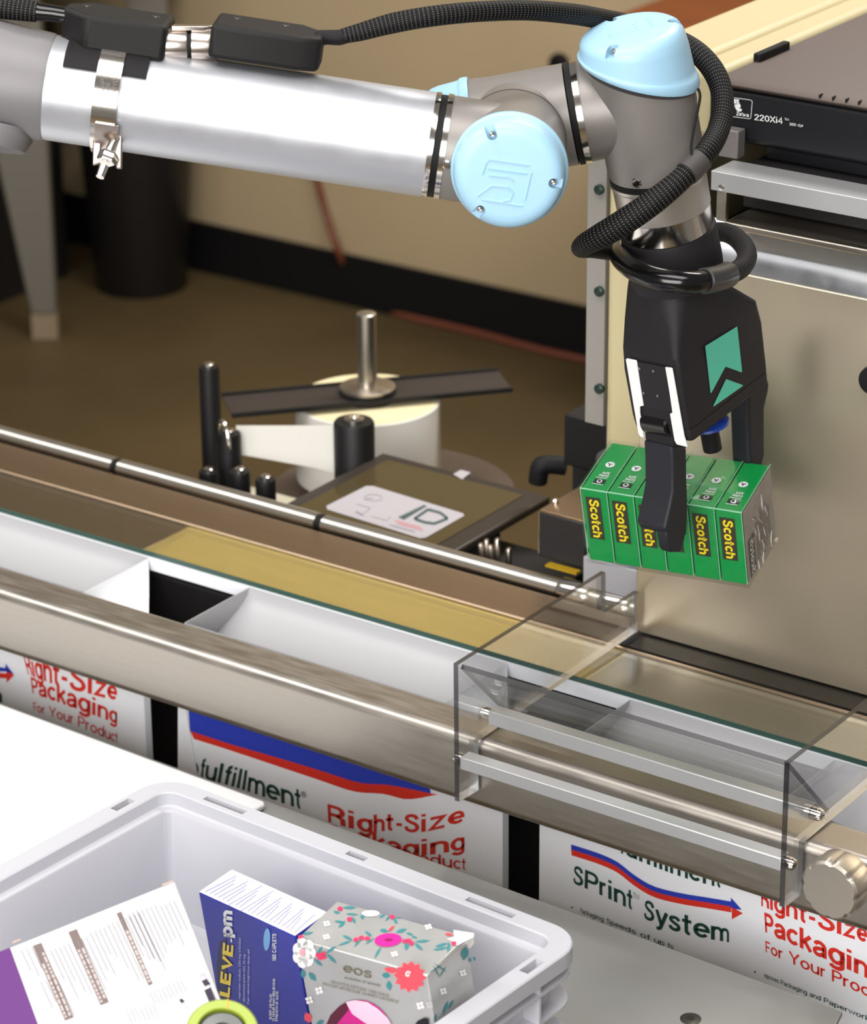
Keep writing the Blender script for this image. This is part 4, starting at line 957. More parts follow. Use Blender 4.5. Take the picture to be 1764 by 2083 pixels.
mb = MB(); mb.prism([at(x, y, d=DF-FRAD*0.62) for x, y in ((226, 270), (248, 272), (247, 343), (236, 342))], CF*0.006); obj('bolt_lug', mb, NICKEL, hc, bevel=0.0008)
mb = MB(); mb.prism([at(x, y, d=DF-FRAD*0.60) for x, y in ((190, 262), (206, 264), (204, 332), (188, 336))], CF*0.006); obj('bolt_lug', mb, NICKEL, hc, bevel=0.0008)
# ================================================================== plastic tote and its contents
TZ = 0.925
TL_, TR_ = at(336, 1575, z=TZ), at(1200, 1906, z=TZ)
TX = (TR_-TL_).normalized(); TYv = V((-TX.y, TX.x, 0))
TW = (TR_-TL_).length; TD = 0.60; TB_ = 0.8158
TC = TL_+TX*(TW/2)-TYv*(TD/2)
TM = Matrix(((TX.x, TYv.x, 0, TC.x), (TX.y, TYv.y, 0, TC.y), (0, 0, 1, TB_), (0, 0, 0, 1)))
TH = TZ-TB_
def rr(o, z, r0=0.030, n=7, x0=None):
    a, b = TW/2-o, TD/2-o; r = max(r0-o, 0.006); out = []
    for sx, sy, s in ((1, 1, 0), (-1, 1, 90), (-1, -1, 180), (1, -1, 270)):
        for i in range(n+1):
            t = R(s+90*i/n); out.append(TM @ V((sx*(a-r)+r*math.cos(t), sy*(b-r)+r*math.sin(t), z)))
    return out
tt = thing('plastic_tote', V((TC.x, TC.y, TB_)), 'pale grey plastic tote with ribbed outside, holding the boxes and tape roll', 'tote')
mb = MB()
mb.loft([rr(.024, 0), rr(.022, .010), rr(.019, .034), rr(.004, .0345), rr(.004, .0365), rr(.018, .037), rr(.017, .062), rr(.003, .0625), rr(.003, .0645), rr(.016, .065), rr(.015, .086), rr(.0015, .0865), rr(.0015, .0888), rr(.015, .089), rr(.0145, TH-.014), rr(.0005, TH-.0135), rr(0, TH-.013), rr(0, TH-.001), rr(.001, TH), rr(.0165, TH), rr(.0175, TH-.001), rr(.0185, TH-.010), rr(.020, TH-.0115), rr(.0235, TH-.012), rr(.0245, TH-.0135), rr(.027, .006), rr(.030, .0035)])
tub = obj('tub', mb, TOTEM, tt, bevel=0.0)
cm = MB()
def slot(x0, x1, y0, y1): cm.box(TM, x0, x1, y0, y1, TH-.0075, TH+.01)
hx, hy = TW/2, TD/2
for xx, w_s in ((-hx+.070, .040), (-0.002, .018), (hx-.080, .042)): slot(xx-w_s/2, xx+w_s/2, hy-.0125, hy-.0065)
for sx in (-1, 1): slot(sx*hx-.0125*(1 if sx > 0 else -1) if sx > 0 else -hx+.0045, (hx-.005) if sx > 0 else -hx+.0115, hy-.066, hy-.046)
for xx, w_s in ((-hx+.070, .040), (hx-.080, .042)): slot(xx-w_s/2, xx+w_s/2, -hy+.0065, -hy+.0125)
cut(tub, cm)
for yy in (hy-.055, hy-.13, hy-.21, hy-.30, hy-.42, -hy+.03):
    mb = MB(); mb.box(TM, hx-.017, hx-.0022, yy-.0011, yy+.0011, .004, TH-.0135); obj('rib', mb, TOTEM, tt)
for xx in (-hx+.05, -hx+.14, hx-.14, hx-.05):
    mb = MB(); mb.box(TM, xx-.0011, xx+.0011, -hy+.0022, -hy+.017, .004, TH-.0135); obj('rib', mb, TOTEM, tt)
# ---- box helper: a carton standing on its own axes
def carton(name, label, cat, O, a, b, c, L, m, bevel=0.0008):
    """O = corner; a across the front, b downwards, c to the back; L the three lengths"""
    t = thing(name, O+a*(L[0]/2)+b*L[1]+c*(L[2]/2), label, cat)
    mb = MB(); mb.prism([O, O+a*L[0], O+a*L[0]+b*L[1], O+b*L[1]], c*L[2]); bx = obj('carton', mb, m, t, bevel=bevel)
    return t, bx
def down(O, a, b, c, la, lc, z):   # length along b so that the lowest corner just rests on height z
    lowest = min(0, a.z*la)+min(0, c.z*lc)
    return (O.z+lowest-z)/(-b.z)
FLOORZ = 0.8197
def ortho(a, b, c):
    a = a.normalized(); b = (b-a*b.dot(a)).normalized(); c2 = a.cross(b); c2 = c2 if c2.dot(c) > 0 else -c2
    return a, b, c2
def corners(d0, p0, p1, zz1, p2, zz2, p3, zz3):   # corner, along the front, downwards, to the back
    k_ = kpx(d0); P0 = at(*p0, d=d0)
    A = at(*p1, d=d0+zz1*k_)-P0; B = at(*p2, d=d0+zz2*k_)-P0; C_ = at(*p3, d=d0+zz3*k_)-P0
    a_, b_, c_ = ortho(A, B, C_)
    return P0, a_, b_, c_, A.dot(a_), C_.dot(c_)
# blue tablet box
kb2 = kpx(2.16)
O, a, b, c, LA, LC = corners(2.275, (404, 1815), (600, 1905), -.632*278, (426, 1993), .542*213, (482, 1776), .554*94)
bb, bx = carton('medicine_box', 'blue tablet box with white top and yellow lettering standing in the tote', 'box', O, a, b, c, (LA, down(O, a, b, c, LA, LC, FLOORZ), LC), mat('deep_blue_carton', (42, 48, 156), 0.32))
FB = plane(O, -c if c.dot(CF) > 0 else c, 0.0003)
TB2 = plane(O, b, 0.0003)
mb = MB(); q = O-b*0.0003; mb.poly([q+a*.0004+c*.0004, q+a*(LA-.0004)+c*.0004, q+a*(LA-.0004)+c*(LC-.0004), q+a*.0004+c*(LC-.0004)]); tpw = obj('top_panel', mb, WHITEP, bx, flat=True, label='white top panel')
mb = MB()
TB3 = plane(O, b, 0.0006)
for f in (0.30, 0.43):
    p0 = (404+196*f, 1815+90*f); p1 = (482+173*f, 1776+84*f); stroke(mb, [p0, p1], 1.0, TB3)
for i in range(22):
    f = 0.03+i*0.044
    if abs(f-.30) < .02 or abs(f-.43) < .02: continue
    p0 = (404+196*f+8, 1815+90*f-4); p1 = (482+173*f-6-10*(i % 3), 1776+84*f+3+4*(i % 3)); stroke(mb, [p0, p1], 1.1, TB3)
obj('printed_lines', mb, mat('lilac_print', (112, 112, 190), 0.5), bx, flat=True)
c2_ = crop(2.52, 0, 1550)
lb_ = c2_([(1168, 1290), (1196, 925)]); lt_ = c2_([(1118, 1290), (1147, 925)])
mb = MB(); shape(mb, c2_([(1120, 1290), (1110, 1040), (1125, 925), (1160, 905), (1165, 1290)]), FB); obj('dark_swoosh', mb, mat('night_blue', (24, 26, 84), 0.35), bx, flat=True)
FB2 = plane(O, c, 0.0006)
mb = MB(); text(mb, 'ALEVE', lb_, lt_, FB2, 0.05, 0.15); obj('brand_lettering', mb, mat('yellow_orange_print', (255, 224, 70), 0.4), bx, flat=True)
mb = MB(); text(mb, '.pm', c2_([(1190, 925), (1192, 760)]), c2_([(1130, 925), (1132, 760)]), FB2, 0.05, 0.12)
text(mb, '160 CAPLETS', c2_([(1416, 1020), (1416, 880)]), c2_([(1396, 1020), (1396, 880)]), FB2, 0.02)
text(mb, 'SLEEP AID PLUS', c2_([(1392, 1320), (1394, 1190)]), c2_([(1380, 1320), (1382, 1190)]), FB2, 0.03)
text(mb, '12 HOUR PAIN RELIEVING', c2_([(1408, 1330), (1411, 1110)]), c2_([(1396, 1330), (1399, 1110)]), FB2, 0.03)
text(mb, 'STRENGTH OF ALEVE', c2_([(1424, 1330), (1427, 1175)]), c2_([(1412, 1330), (1415, 1175)]), FB2, 0.03)
obj('white_lettering', mb, WHT, bx, flat=True)
mb = MB()
text(mb, 'naproxen sodium, 220 mg (NSAID)/', c2_([(1233, 1215), (1235, 900)]), c2_([(1222, 1215), (1224, 900)]), FB2)
text(mb, 'diphenhydramine HCl, 25 mg', c2_([(1256, 1230), (1258, 985)]), c2_([(1245, 1230), (1247, 985)]), FB2)
text(mb, 'Pain reliever/nighttime sleep-aid', c2_([(1278, 1240), (1280, 960)]), c2_([(1267, 1240), (1269, 960)]), FB2)
obj('small_lettering', mb, mat('pale_blue_print', (196, 204, 236), 0.4), bx, flat=True)
mb = MB(); e = ring2(1368, 910, 17, 58, 24, R(3)); shape(mb, c2_(e), FB2); obj('tablet_picture', mb, mat('sky_blue_print', (120, 178, 230), 0.35), bx, flat=True)
# silver gift box
kb3 = kpx(2.125)
O, a, b, c, LA, LC = corners(2.188, (603, 1911), (869, 1985), -.5276*323, (620, 2060), .517*176, (692, 1842), .674*158)
SLV = mat('silver_foil', (206, 206, 204), 0.34, 0.55, 0.03, 30, rvar=0.05)
eb, bx = carton('gift_box', 'silver foil gift box printed with pink and teal flowers standing in the tote', 'box', O, a, b, c, (LA, down(O, a, b, c, LA, LC, FLOORZ), LC), SLV)
FE = plane(O, c, 0.0003); FE2 = plane(O, c, 0.0006); TE = plane(O, b, 0.0003); TE2 = plane(O, b, 0.0006)
SE = plane(O+a*LA, a, 0.0003); SE2 = plane(O+a*LA, a, 0.0006)
c8 = crop(3.835, 560, 1820)
PINK = mat('magenta_print', (226, 40, 150), 0.4); CORAL = mat('coral_print', (240, 82, 96), 0.4); LEAF = mat('teal_leaf_print', (64, 136, 142), 0.4); PETAL = mat('white_petal_print', (246, 244, 240), 0.45); BERRY = mat('berry_print', (222, 60, 104), 0.4)
def leaf(mb, cx, cy, l, w, ang, S):
    pts = [(-.5, 0), (-.25, .4), (.1, .5), (.5, 0), (.1, -.5), (-.25, -.4)]; ca, sa = math.cos(R(ang)), math.sin(R(ang))
    shape(mb, c8([(cx+x*l*ca-y*w*sa, cy+x*l*sa+y*w*ca) for x, y in pts]), S)
mb = MB()
for cx, cy, l, w, an in ((480, 137, 55, 22, 15), (580, 100, 110, 24, 0), (520, 230, 75, 26, 135), (500, 210, 80, 18, 5), (612, 198, 60, 26, 60), (600, 152, 100, 16, 5), (680, 172, 40, 32, 90), (835, 165, 60, 18, 150), (878, 182, 60, 18, 130), (938, 205, 55, 26, 60), (965, 180, 60, 10, 0), (545, 376, 120, 18, -20), (565, 335, 90, 22, 25), (650, 365, 110, 18, -50), (728, 305, 70, 22, 35), (740, 360, 90, 14, -35), (850, 280, 70, 30, 10), (985, 280, 90, 30, -15), (1050, 305, 60, 18, 15), (1085, 330, 50, 16, 15), (1025, 400, 70, 36, 100), (1120, 405, 90, 26, 40), (1150, 362, 120, 22, -5), (1290, 420, 120, 22, -10), (1300, 390, 110, 22, -15), (1352, 410, 80, 28, 100), (800, 450, 110, 20, -60), (255, 300, 90, 22, -10), (225, 345, 70, 18, 10)): leaf(mb, cx, cy, l, w, an, TE)
for cx, cy, l, w, an in ((300, 455, 90, 22, 80), (345, 440, 100, 24, -60), (435, 430, 110, 24, -35), (335, 530, 90, 26, 40), (440, 500, 110, 26, 45), (218, 620, 75, 40, 85), (290, 640, 90, 42, 50), (865, 630, 70, 44, 10), (888, 712, 80, 44, 80), (350, 1000, 70, 40, -30)): leaf(mb, cx, cy, l, w, an, FE)
for cx, cy, l, w, an in ((1480, 460, 110, 62, 100), (1520, 508, 45, 24, 90), (1553, 500, 40, 22, 80), (1250, 580, 130, 10, -30), (1290, 570, 130, 10, 35), (1260, 600, 120, 10, 60), (1310, 600, 100, 10, -60), (1330, 880, 120, 24, -70), (1372, 855, 90, 22, -60), (1250, 960, 70, 20, -80)): leaf(mb, cx, cy, l, w, an, SE)
obj('printed_leaves', mb, LEAF, bx, flat=True)
mb = MB()
shape(mb, c8(ring2(880, 352, 108, 52, 28, R(-5))), TE2); obj('magenta_flower', mb, PINK, bx, flat=True)
mb = MB(); shape(mb, c8(ring2(885, 350, 34, 11, 14)), plane(O, b, 0.0009)); obj('magenta_flower_centre', mb, mat('plum_print', (150, 22, 96), 0.4), bx, flat=True)
mb = MB()
pts = []
for i in range(24):
    t = 2*math.pi*i/24; r = 128 if i % 2 == 0 else 100; pts.append((1052+r*math.cos(t+.1)*1.0, 640+r*math.sin(t+.1)*0.98))
shape(mb, c8(pts), FE2); obj('coral_flower', mb, CORAL, bx, flat=True)
FE3 = plane(O, c, 0.0009)
mb = MB()
for i in range(9): shape(mb, c8(ring2(1035+22*math.cos(i*.7)*(.3+.08*i), 622+26*math.sin(i*.7)*(.3+.08*i), 7, 7, 8)), FE3)
obj('flower_stamens', mb, PETAL, bx, flat=True)
mb = MB(); leaf(mb, 905, 590, 120, 46, 12, FE2)
for cx, cy, an in ((905, 262, -40), (1355, 308, 5)): leaf(mb, cx, cy, 70, 22, an, TE2)
leaf(mb, 255, 960, 90, 60, 70, FE2)
obj('printed_red_leaves', mb, CORAL, bx, flat=True)
mb = MB()
for cx, cy, S in ((580, 190, TE2), (630, 350, TE2), (672, 335, TE2), (718, 340, TE2), (1010, 362, TE2), (1040, 358, TE2), (1062, 378, TE2), (1395, 378, TE2), (912, 172, TE2), (505, 108, TE2), (200, 330, TE2), (330, 470, FE2), (372, 462, FE2), (350, 495, FE2), (378, 488, FE2)): shape(mb, c8(ring2(cx, cy, 22, 17, 12)), S)
obj('berry_print', mb, BERRY, bx, flat=True)
mb = MB()
def blossom(cx, cy, r, S, sq=1.0):
    for i in range(4):
        t = i*math.pi/2+.5; shape(mb, c8(ring2(cx+r*.62*math.cos(t), cy+r*.62*math.sin(t)*sq, r*.43, r*.43*sq, 10)), S)
for cx, cy in ((403, 225), (400, 328), (930, 462), (1195, 250)): blossom(cx, cy, 30, TE2, .75)
for cx, cy in ((342, 747), (265, 823), (1132, 865)): blossom(cx, cy, 32, FE2)
for cx, cy in ((1465, 610), (1312, 752), (1205, 860)): blossom(cx, cy, 28, SE2)
for i in range(7):
    t = i*2*math.pi/7; shape(mb, c8(ring2(225+52*math.cos(t), 455+70*math.sin(t), 42, 50, 12)), FE2)
shape(mb, c8([(1340, 345), (1400, 330), (1390, 275), (1550, 300), (1548, 330), (1420, 395), (1380, 360)]), TE2)
shape(mb, c8([(1548, 330), (1550, 380), (1520, 420), (1490, 385), (1440, 400), (1500, 355)]), SE2)
shape(mb, c8(ring2(745, 145, 70, 24, 16)), TE2)
obj('white_blossom', mb, PETAL, bx, flat=True)
mb = MB(); shape(mb, c8(ring2(212, 450, 24, 28, 14)), FE3); obj('blossom_centre', mb, mat('pink_centre', (240, 170, 180), 0.4), bx, flat=True)
mb = MB(); text(mb, 'eos', c8([(528, 602), (750, 656)]), c8([(530, 528), (752, 580)]), FE2, 0.0); 
vs_ = None
text(mb, 'evolution of smooth', c8([(540, 655), (820, 720)]), c8([(540, 636), (820, 698)]), FE2)
obj('brand_lettering', mb, mat('olive_print', (110, 104, 82), 0.45), bx, flat=True)
mb = MB(); text(mb, 'DELIGHTFUL SOFTNESS. WARM SMILES', c8([(436, 690), (888, 802)]), c8([(436, 668), (888, 778)]), FE2)
text(mb, 'DOUCEUR MERVEILLEUSE. SOURIRES CHALEUREUX', c8([(370, 705), (960, 850)]), c8([(370, 684), (960, 826)]), FE2)
obj('small_lettering', mb, mat('grey_olive_print', (128, 122, 104), 0.45), bx, flat=True)
mb = MB(); shape(mb, c8(ring2(660, 1120, 262, 300, 40, R(-10))), FE2); sp_ = obj('balm_picture', mb, mat('magenta_balm_print', (214, 30, 140), 0.3), bx, flat=True)
mb = MB(); shape(mb, c8([(550, 838), (620, 822), (720, 838), (800, 890), (880, 965), (905, 1010), (905, 1060), (800, 1060), (700, 1000), (600, 930)]), FE3); obj('balm_highlight', mb, mat('pale_pink_print', (248, 206, 226), 0.3), bx, flat=True)
mb = MB(); shape(mb, c8([(400, 1010), (430, 940), (500, 870), (552, 838), (570, 900), (480, 1010), (470, 1060), (395, 1060)]), FE3); obj('balm_side', mb, mat('dark_plum_print', (92, 22, 48), 0.3), bx, flat=True)
mb = MB(); shape(mb, c8([(1085, 1020), (1110, 985), (1165, 960), (1195, 970), (1200, 1060), (1080, 1060)]), FE3); obj('window_print', mb, BLKT, bx, flat=True)
# white carton with purple end
CAR_D = 2.13; CAR_H = 0.09
kb4 = kpx(CAR_D)
O, a, b, c, LA, LC = corners(CAR_D, (22, 1927), (355, 1793), 40, (114, 2125), -80, (22, 1927), 80)
DX = 110*kb4
wb, bx = carton('white_carton', 'large white carton with grey brown heading bars and purple end leaning in the tote', 'box', O-a*DX, a, b, c, (DX+LA, down(O-a*DX, a, b, c, DX+LA, 0.03, FLOORZ), 0.03), mat('white_carton_board', (206, 205, 206), 0.45))
WF = plane(O, c, 0.0003); WF2 = plane(O, c, 0.0006)
mb = MB(); o_ = O-a*DX-c*0.0003; mb.poly([o_, o_+a*(DX-2*kb4), o_+a*(DX-2*kb4)+b*CAR_H, o_+b*CAR_H]); obj('purple_end', mb, mat('purple_carton', (94, 42, 114), 0.4), bx, flat=True, label='purple end of the carton')
c9 = crop(4.2, 0, 1780)
BARB = mat('grey_brown_bar', (112, 96, 93), 0.5)
WTXT = ['NOTICE TO CONSUMER', 'WARRANTY', 'USE']
for nme, q in (('a', [(280, 605), (352, 578), (630, 1215), (555, 1243)]), ('b', [(583, 488), (655, 460), (930, 1085), (860, 1113)]), ('c', [(995, 328), (1035, 312), (1305, 928), (1270, 945)])):
    mb = MB(); shape(mb, c9(q), WF); hb_ = obj('heading_bar', mb, BARB, bx, flat=True)
    mb = MB()
    (x0, y0), (x1, y1), (x2, y2), (x3, y3) = q
    rows = 1 if nme == 'c' else 2
    for r_i in range(rows):
        f0 = (r_i+0.22)/rows; f1 = (r_i+0.78)/rows
        t0 = 0.25 if not (nme == 'a' and r_i == 1) else 0.12
        s_ = lambda f, t: (x0+(x1-x0)*f+(x3-x0)*t, y0+(y1-y0)*f+(y3-y0)*t)
        tt_ = t0
        while tt_ < 0.95:
            ln = 0.03+0.05*random.random()
            shape(mb, c9([s_(f0, tt_), s_(f1, tt_), s_(f1, min(.97, tt_+ln)), s_(f0, min(.97, tt_+ln))]), WF2)
            tt_ += ln+0.014
    obj('bar_lettering', mb, mat('pale_bar_print', (178, 166, 164), 0.5), hb_, flat=True)
mb = MB()
for x0, y0, n_, ln in ((430, 640, 9, 500), (180, 640, 3, 300), (345, 910, 4, 380), (770, 490, 4, 430), (920, 420, 8, 560), (1090, 330, 3, 480), (1170, 310, 5, 520), (1370, 262, 4, 440)):
    for i in range(n_):
        x = x0+i*(38 if ln > 400 else 45); y = y0-i*14; l = ln*(0.55+0.45*random.random())
        stroke(mb, c9([(x, y), (x+l*.425, y+l*.905)]), 1.5, WF)
for x0, y0, n_ in ((1280, 1000, 5), (1440, 930, 4), (1080, 1160, 3), (1200, 1140, 4)):
    for i in range(n_): stroke(mb, c9([(x0+i*34, y0-i*13), (x0+i*34+50, y0-i*13+106)]), 1.2, WF)
obj('small_print', mb, mat('faint_grey_print', (120, 117, 124), 0.5), bx, flat=True)
mb = MB()
shape(mb, c9([(1722, 905), (1764, 885), (1800, 930), (1752, 952)]), WF); shape(mb, c9([(1745, 985), (1800, 958), (1880, 1170), (1830, 1180)]), WF)
shape(mb, c9([(1530, 1068), (1550, 1052), (1580, 1080), (1552, 1097)]), WF)
obj('dark_print', mb, mat('aubergine_print', (44, 30, 52), 0.45), bx, flat=True)
mb = MB()
stroke(mb, c9([(1430, 1125), (1452, 1105), (1488, 1165), (1460, 1175)]), 1.0, WF); stroke(mb, c9([(1565, 1100), (1590, 1110), (1615, 1145), (1585, 1160), (1565, 1130)]), 1.0, WF)
stroke(mb, c9([(1700, 870), (1745, 840), (1930, 1240)]), 1.6, WF)
obj('line_drawing', mb, mat('violet_grey_print', (150, 140, 160), 0.5), bx, flat=True)
mb = MB()
for q in ([(103, 572), (170, 545), (178, 553), (108, 582)], [(1383, 78), (1475, 47), (1482, 58), (1388, 90)]): shape(mb, c9(q), WF)
obj('flap_edge', mb, mat('cardboard_brown', (196, 160, 142), 0.6), bx, flat=True)
# lime tape roll
RC0 = at(452, 2108, d=2.055)
RX = cvec(0.05, -0.62, -0.78)
kr = kpx(2.055)
tr = thing('tape_roll', RC0-V((0, 0, 0.03)), 'lime green roll of tape in front of the white and blue boxes', 'tape roll')
mb = MB(); mb.lathe(RC0, RX, [(52*kr, 0), (70*kr, 0), (74*kr, 2*kr), (74*kr, 20*kr), (70*kr, 24*kr), (53*kr, 24*kr), (51*kr, 22*kr), (51*kr, 2*kr), (52*kr, 0)], 64, caps=False); obj('tape_ring', mb, mat('lime_plastic', (150, 168, 52), 0.35), tr)
mb = MB(); mb.lathe(RC0, RX, [(0.0, 1*kr), (50.8*kr, 1*kr), (50.8*kr, 3*kr), (46*kr, 3.5*kr), (46*kr, 14*kr), (24*kr, 15*kr), (24*kr, 8*kr), (0, 8*kr)], 48); obj('core', mb, mat('grey_core', (96, 98, 96), 0.3, 0.3), tr)
ru = (CR-RX*CR.dot(RX)).normalized(); rw = RX.cross(ru)
if rw.dot(CU) < 0: rw = -rw
dd = (ru*0.16+rw*0.987).normalized()
pr_ = [(51.2, 24.3), (53, 24.6), (70, 24.6), (74.4, 20.3), (74.5, 2)]
sd = dd.cross(RX)*(1.3*kr)
mb = MB()
for (r0, h0), (r1, h1) in zip(pr_[:-1], pr_[1:]): mb.poly([RC0+dd*(r0*kr)+RX*(h0*kr)-sd, RC0+dd*(r0*kr)+RX*(h0*kr)+sd, RC0+dd*(r1*kr)+RX*(h1*kr)+sd, RC0+dd*(r1*kr)+RX*(h1*kr)-sd])
obj('tear_strip', mb, mat('orange_strip', (240, 140, 30), 0.4), tr, flat=True)
# white board on the left of the table
mb = MB()
e0, e1_ = at(-20, 1424, z=0.8155), at(545, 1632, z=0.8155)
ux = (e1_-e0).normalized(); e0 = e0-ux*0.35; uy = V((ux.y, -ux.x, 0))
mb.prism([e0, e1_-ux*0.004, e1_+uy*0.004, e1_+uy*0.42-ux*0.02, e0+uy*0.42], V((0, 0, -0.0052))); obj('white_board', mb, mat('white_board_plastic', (232, 232, 233), 0.35), bevel=0.0015, label='bright white board lying on the left half of the steel table', cat='board')
mb = MB()
gs = plane(V((0, BY, 0.8)), Y, 0.0014)
mb.prism([gs(*p) for p in ((362, 1430), (378, 1440), (386, 1488), (399, 1560), (403, 1585), (408, 1640), (362, 1640))], V((0, 0.0004, 0))); obj('gusset_fold', mb, BAGW, b2, label='plain white folded edge of the bag')

# ================================================================== label rewinder behind the conveyor
rw_ = thing('label_rewinder', (-0.62, 0.45, 0.70), 'label rewinder with white paper roll, steel spindle and black guide posts behind the conveyor', 'rewinder')
ZB = 0.845
SPC = at(748, 812, y=0.50); SPC.x
kq = kpx(depth(SPC))
zr = SPC.z
RR = 148*kq
mb = MB(); mb.lathe(V((SPC.x, SPC.y, zr-0.085)), Z, [(0.018, 0), (RR-.001, 0), (RR, .001), (RR, .084), (RR-.001, .085), (0.018, .085)], 72); obj('paper_roll', mb, mat('white_paper', (232, 228, 220), 0.6), rw_, label='white paper roll')
mb = MB(); mb.lathe(V((SPC.x, SPC.y, zr)), Z, [(0.016, 0.0002), (RR-.002, 0.0002), (RR-.002, 0.0006), (0.016, 0.0006)], 72); obj('roll_end', mb, mat('cream_paper_edge', (226, 212, 170), 0.6), rw_, label='cream end face of the paper roll')
mb = MB(); mb.lathe(V((SPC.x+0.022, SPC.y+0.012, zr-0.105)), Z, [(0.0, 0), (0.128, 0), (0.128, 0.003), (0.0, 0.003)], 64); obj('turntable_disc', mb, mat('brown_disc', (86, 72, 62), 0.5), rw_)
hb0 = at(748, 793, z=zr+0.012); 
hb0 = V((SPC.x, SPC.y, zr))
mb = MB(); mb.lathe(hb0, Z, [(0.0, 0.001), (58*kq, 0.001), (58*kq, 0.012), (0, 0.012)], 40); obj('hub', mb, BLACKP, rw_)
mb = MB(); mb.lathe(hb0, Z, [(0.0, 0.0115), (57*kq, 0.0115), (57*kq, 0.0145), (52*kq, 0.0155), (0, 0.0155)], 40); obj('hub_cap', mb, STEEL, rw_)
ST = at(745, 636, y=0.50)
mb = MB(); mb.lathe(hb0, Z, [(20*kq, 0.015), (20*kq, ST.z-zr-0.001), (17*kq, ST.z-zr), (0, ST.z-zr)], 28); obj('spindle', mb, mat('ground_steel', (206, 200, 190), 0.30, 1.0), rw_, label='upright steel spindle')
za = zr+0.0075
aL0, aL1, aR0, aR1 = at(452, 806, z=za), at(468, 848, z=za), at(1012, 752, z=za), at(1048, 796, z=za)
dirx = ((aR0-aL0).normalized()+(aR1-aL1).normalized()).normalized(); wy = V((-dirx.y, dirx.x, 0)); 
mid_ = V((SPC.x, SPC.y, za)); hwid = abs((aL0-aL1).dot(wy))/2
lft = (aL0-mid_).dot(dirx); rgt = (aR0-mid_).dot(dirx)
mb = MB(); Mx = frame(V((mid_.x, mid_.y, 0)), dirx, y=wy)
mb.box(Mx, lft, rgt, -hwid, hwid, za-0.0015, za); mb2 = obj('cross_arm', mb, mat('dark_brown_metal', (46, 38, 34), 0.55), rw_)
for sy in (-1, 1):
    mb = MB(); mb.box(Mx, lft, rgt, sy*hwid-0.0022, sy*hwid+0.0022, za-0.002, za+0.0022); obj('edge_strip', mb, BLACKP, mb2)
def post(px, py, y, rpx, drop, nm='guide_post'):
    p = at(px, py, y=y); kk = kpx(depth(p)); r = rpx*kk
    mb = MB(); mb.lathe(V((p.x, p.y, p.z-drop)), Z, [(r, 0), (r, drop-0.0025), (r*0.93, drop), (r*0.5, drop+0.0004), (0, drop+0.0004)], 28); o = obj(nm, mb, BLACKP, rw_)
    mb = MB(); mb.lathe(p, Z, [(r*0.5, 0.0), (r*0.5, 0.0028), (r*0.32, 0.004), (r*0.22, 0.004), (r*0.22, 0.002), (0, 0.002)], 18); obj('cap_screw', mb, CHROME, o)
    return p
post(425, 745, 0.345, 21, 0.19); post(465, 880, 0.29, 25, 0.12); post(425, 958, 0.262, 21, 0.07); post(487, 958, 0.252, 22, 0.07); post(540, 974, 0.246, 21, 0.06)
post(720, 856, 0.36, 42, 0.14)
lp = at(455, 905, y=0.27); kk = kpx(depth(lp))
mb = MB(); mb.tube([lp+X*(24*kk*math.cos(t))*1.0+Z*(52*kk*math.sin(t))+Y*(-0.006*math.cos(t)) for t in [math.pi*i/12 for i in range(13)]], 3.6*kk, 10, 4); obj('wire_bail', mb, CHROME, rw_, label='bent steel wire loop')
# paper web between post and roll
w0, w1 = at(480, 866, y=0.30), at(640, 866, y=0.44)
mb = MB(); w1 = at(640, 866, z=w0.z); A_ = [V((w0.x, w0.y, w0.z)), V((w1.x, w1.y, w1.z)), w1+(w1-w0)*0.45]; B_ = [0.030, 0.045, 0.055]
mb.loft([[p, p+V((0, 0.0006, 0)), p+V((0, 0.0006, -h)), p-Z*h] for p, h in zip(A_, B_)]); obj('paper_web', mb, mat('white_paper', (232, 228, 220), 0.6), rw_)
mb = MB(); mb.abox((-0.82, 0.212, 0.770), (-0.575, 0.375, 0.785)); obj('base_plate', mb, DARK, rw_, bevel=0.002)
mb = MB(); mb.abox((-0.735, 0.214, 0.785), (-0.575, 0.378, 0.822)); obj('backing_tray', mb, mat('pale_cream_plate', (206, 198, 176), 0.45), rw_, bevel=0.002)
mb = MB(); mb.abox((-0.80, 0.215, 0.0), (-0.58, 0.370, 0.770)); obj('base_cabinet', mb, DARK, rw_, bevel=0.003)
mb = MB(); mb.cyl(V((SPC.x, SPC.y, 0.0)), V((SPC.x, SPC.y, zr-0.105)), 0.05, 32); obj('column', mb, DARK, rw_)
# dark tablet display
tbz = 0.893
td = thing('control_panel', (-0.43, 0.257, 0), 'dark glass topped scanner panel with a white ID sticker', 'panel')
P4 = [at(590, 1019, z=tbz), at(770, 918, z=tbz), at(1116, 1011, z=tbz)]
X0, X1 = P4[0].x, P4[2].x; Y0, Y1 = 0.2125, P4[1].y
mb = MB(); mb.abox((X0, Y0, tbz-0.009), (X1, Y1, tbz)); pb = obj('panel_body', mb, mat('dark_brown_plastic', (46, 38, 32), 0.45), td, bevel=0.0025)
mb = MB(); mb.abox((X0+0.016, Y0+0.010, tbz-0.001), (X1-0.022, Y1-0.014, tbz+0.0006)); obj('glass_top', mb, mat('olive_dark_glass', (72, 62, 40), 0.12), td)
TS = plane(V((0, 0, tbz+0.0006)), Z, 0.0003); TS2 = plane(V((0, 0, tbz+0.0006)), Z, 0.0006)
ci = crop(3.528, 640, 900)
mb = MB(); shape(mb, ci([(85, 455), (370, 312), (420, 312), (1065, 508), (1075, 525), (800, 682), (755, 688), (90, 480)]), TS); sk = obj('sticker', mb, mat('sticker_white', (172, 167, 172), 0.5), td, flat=True, label='white sticker with large ID lettering')
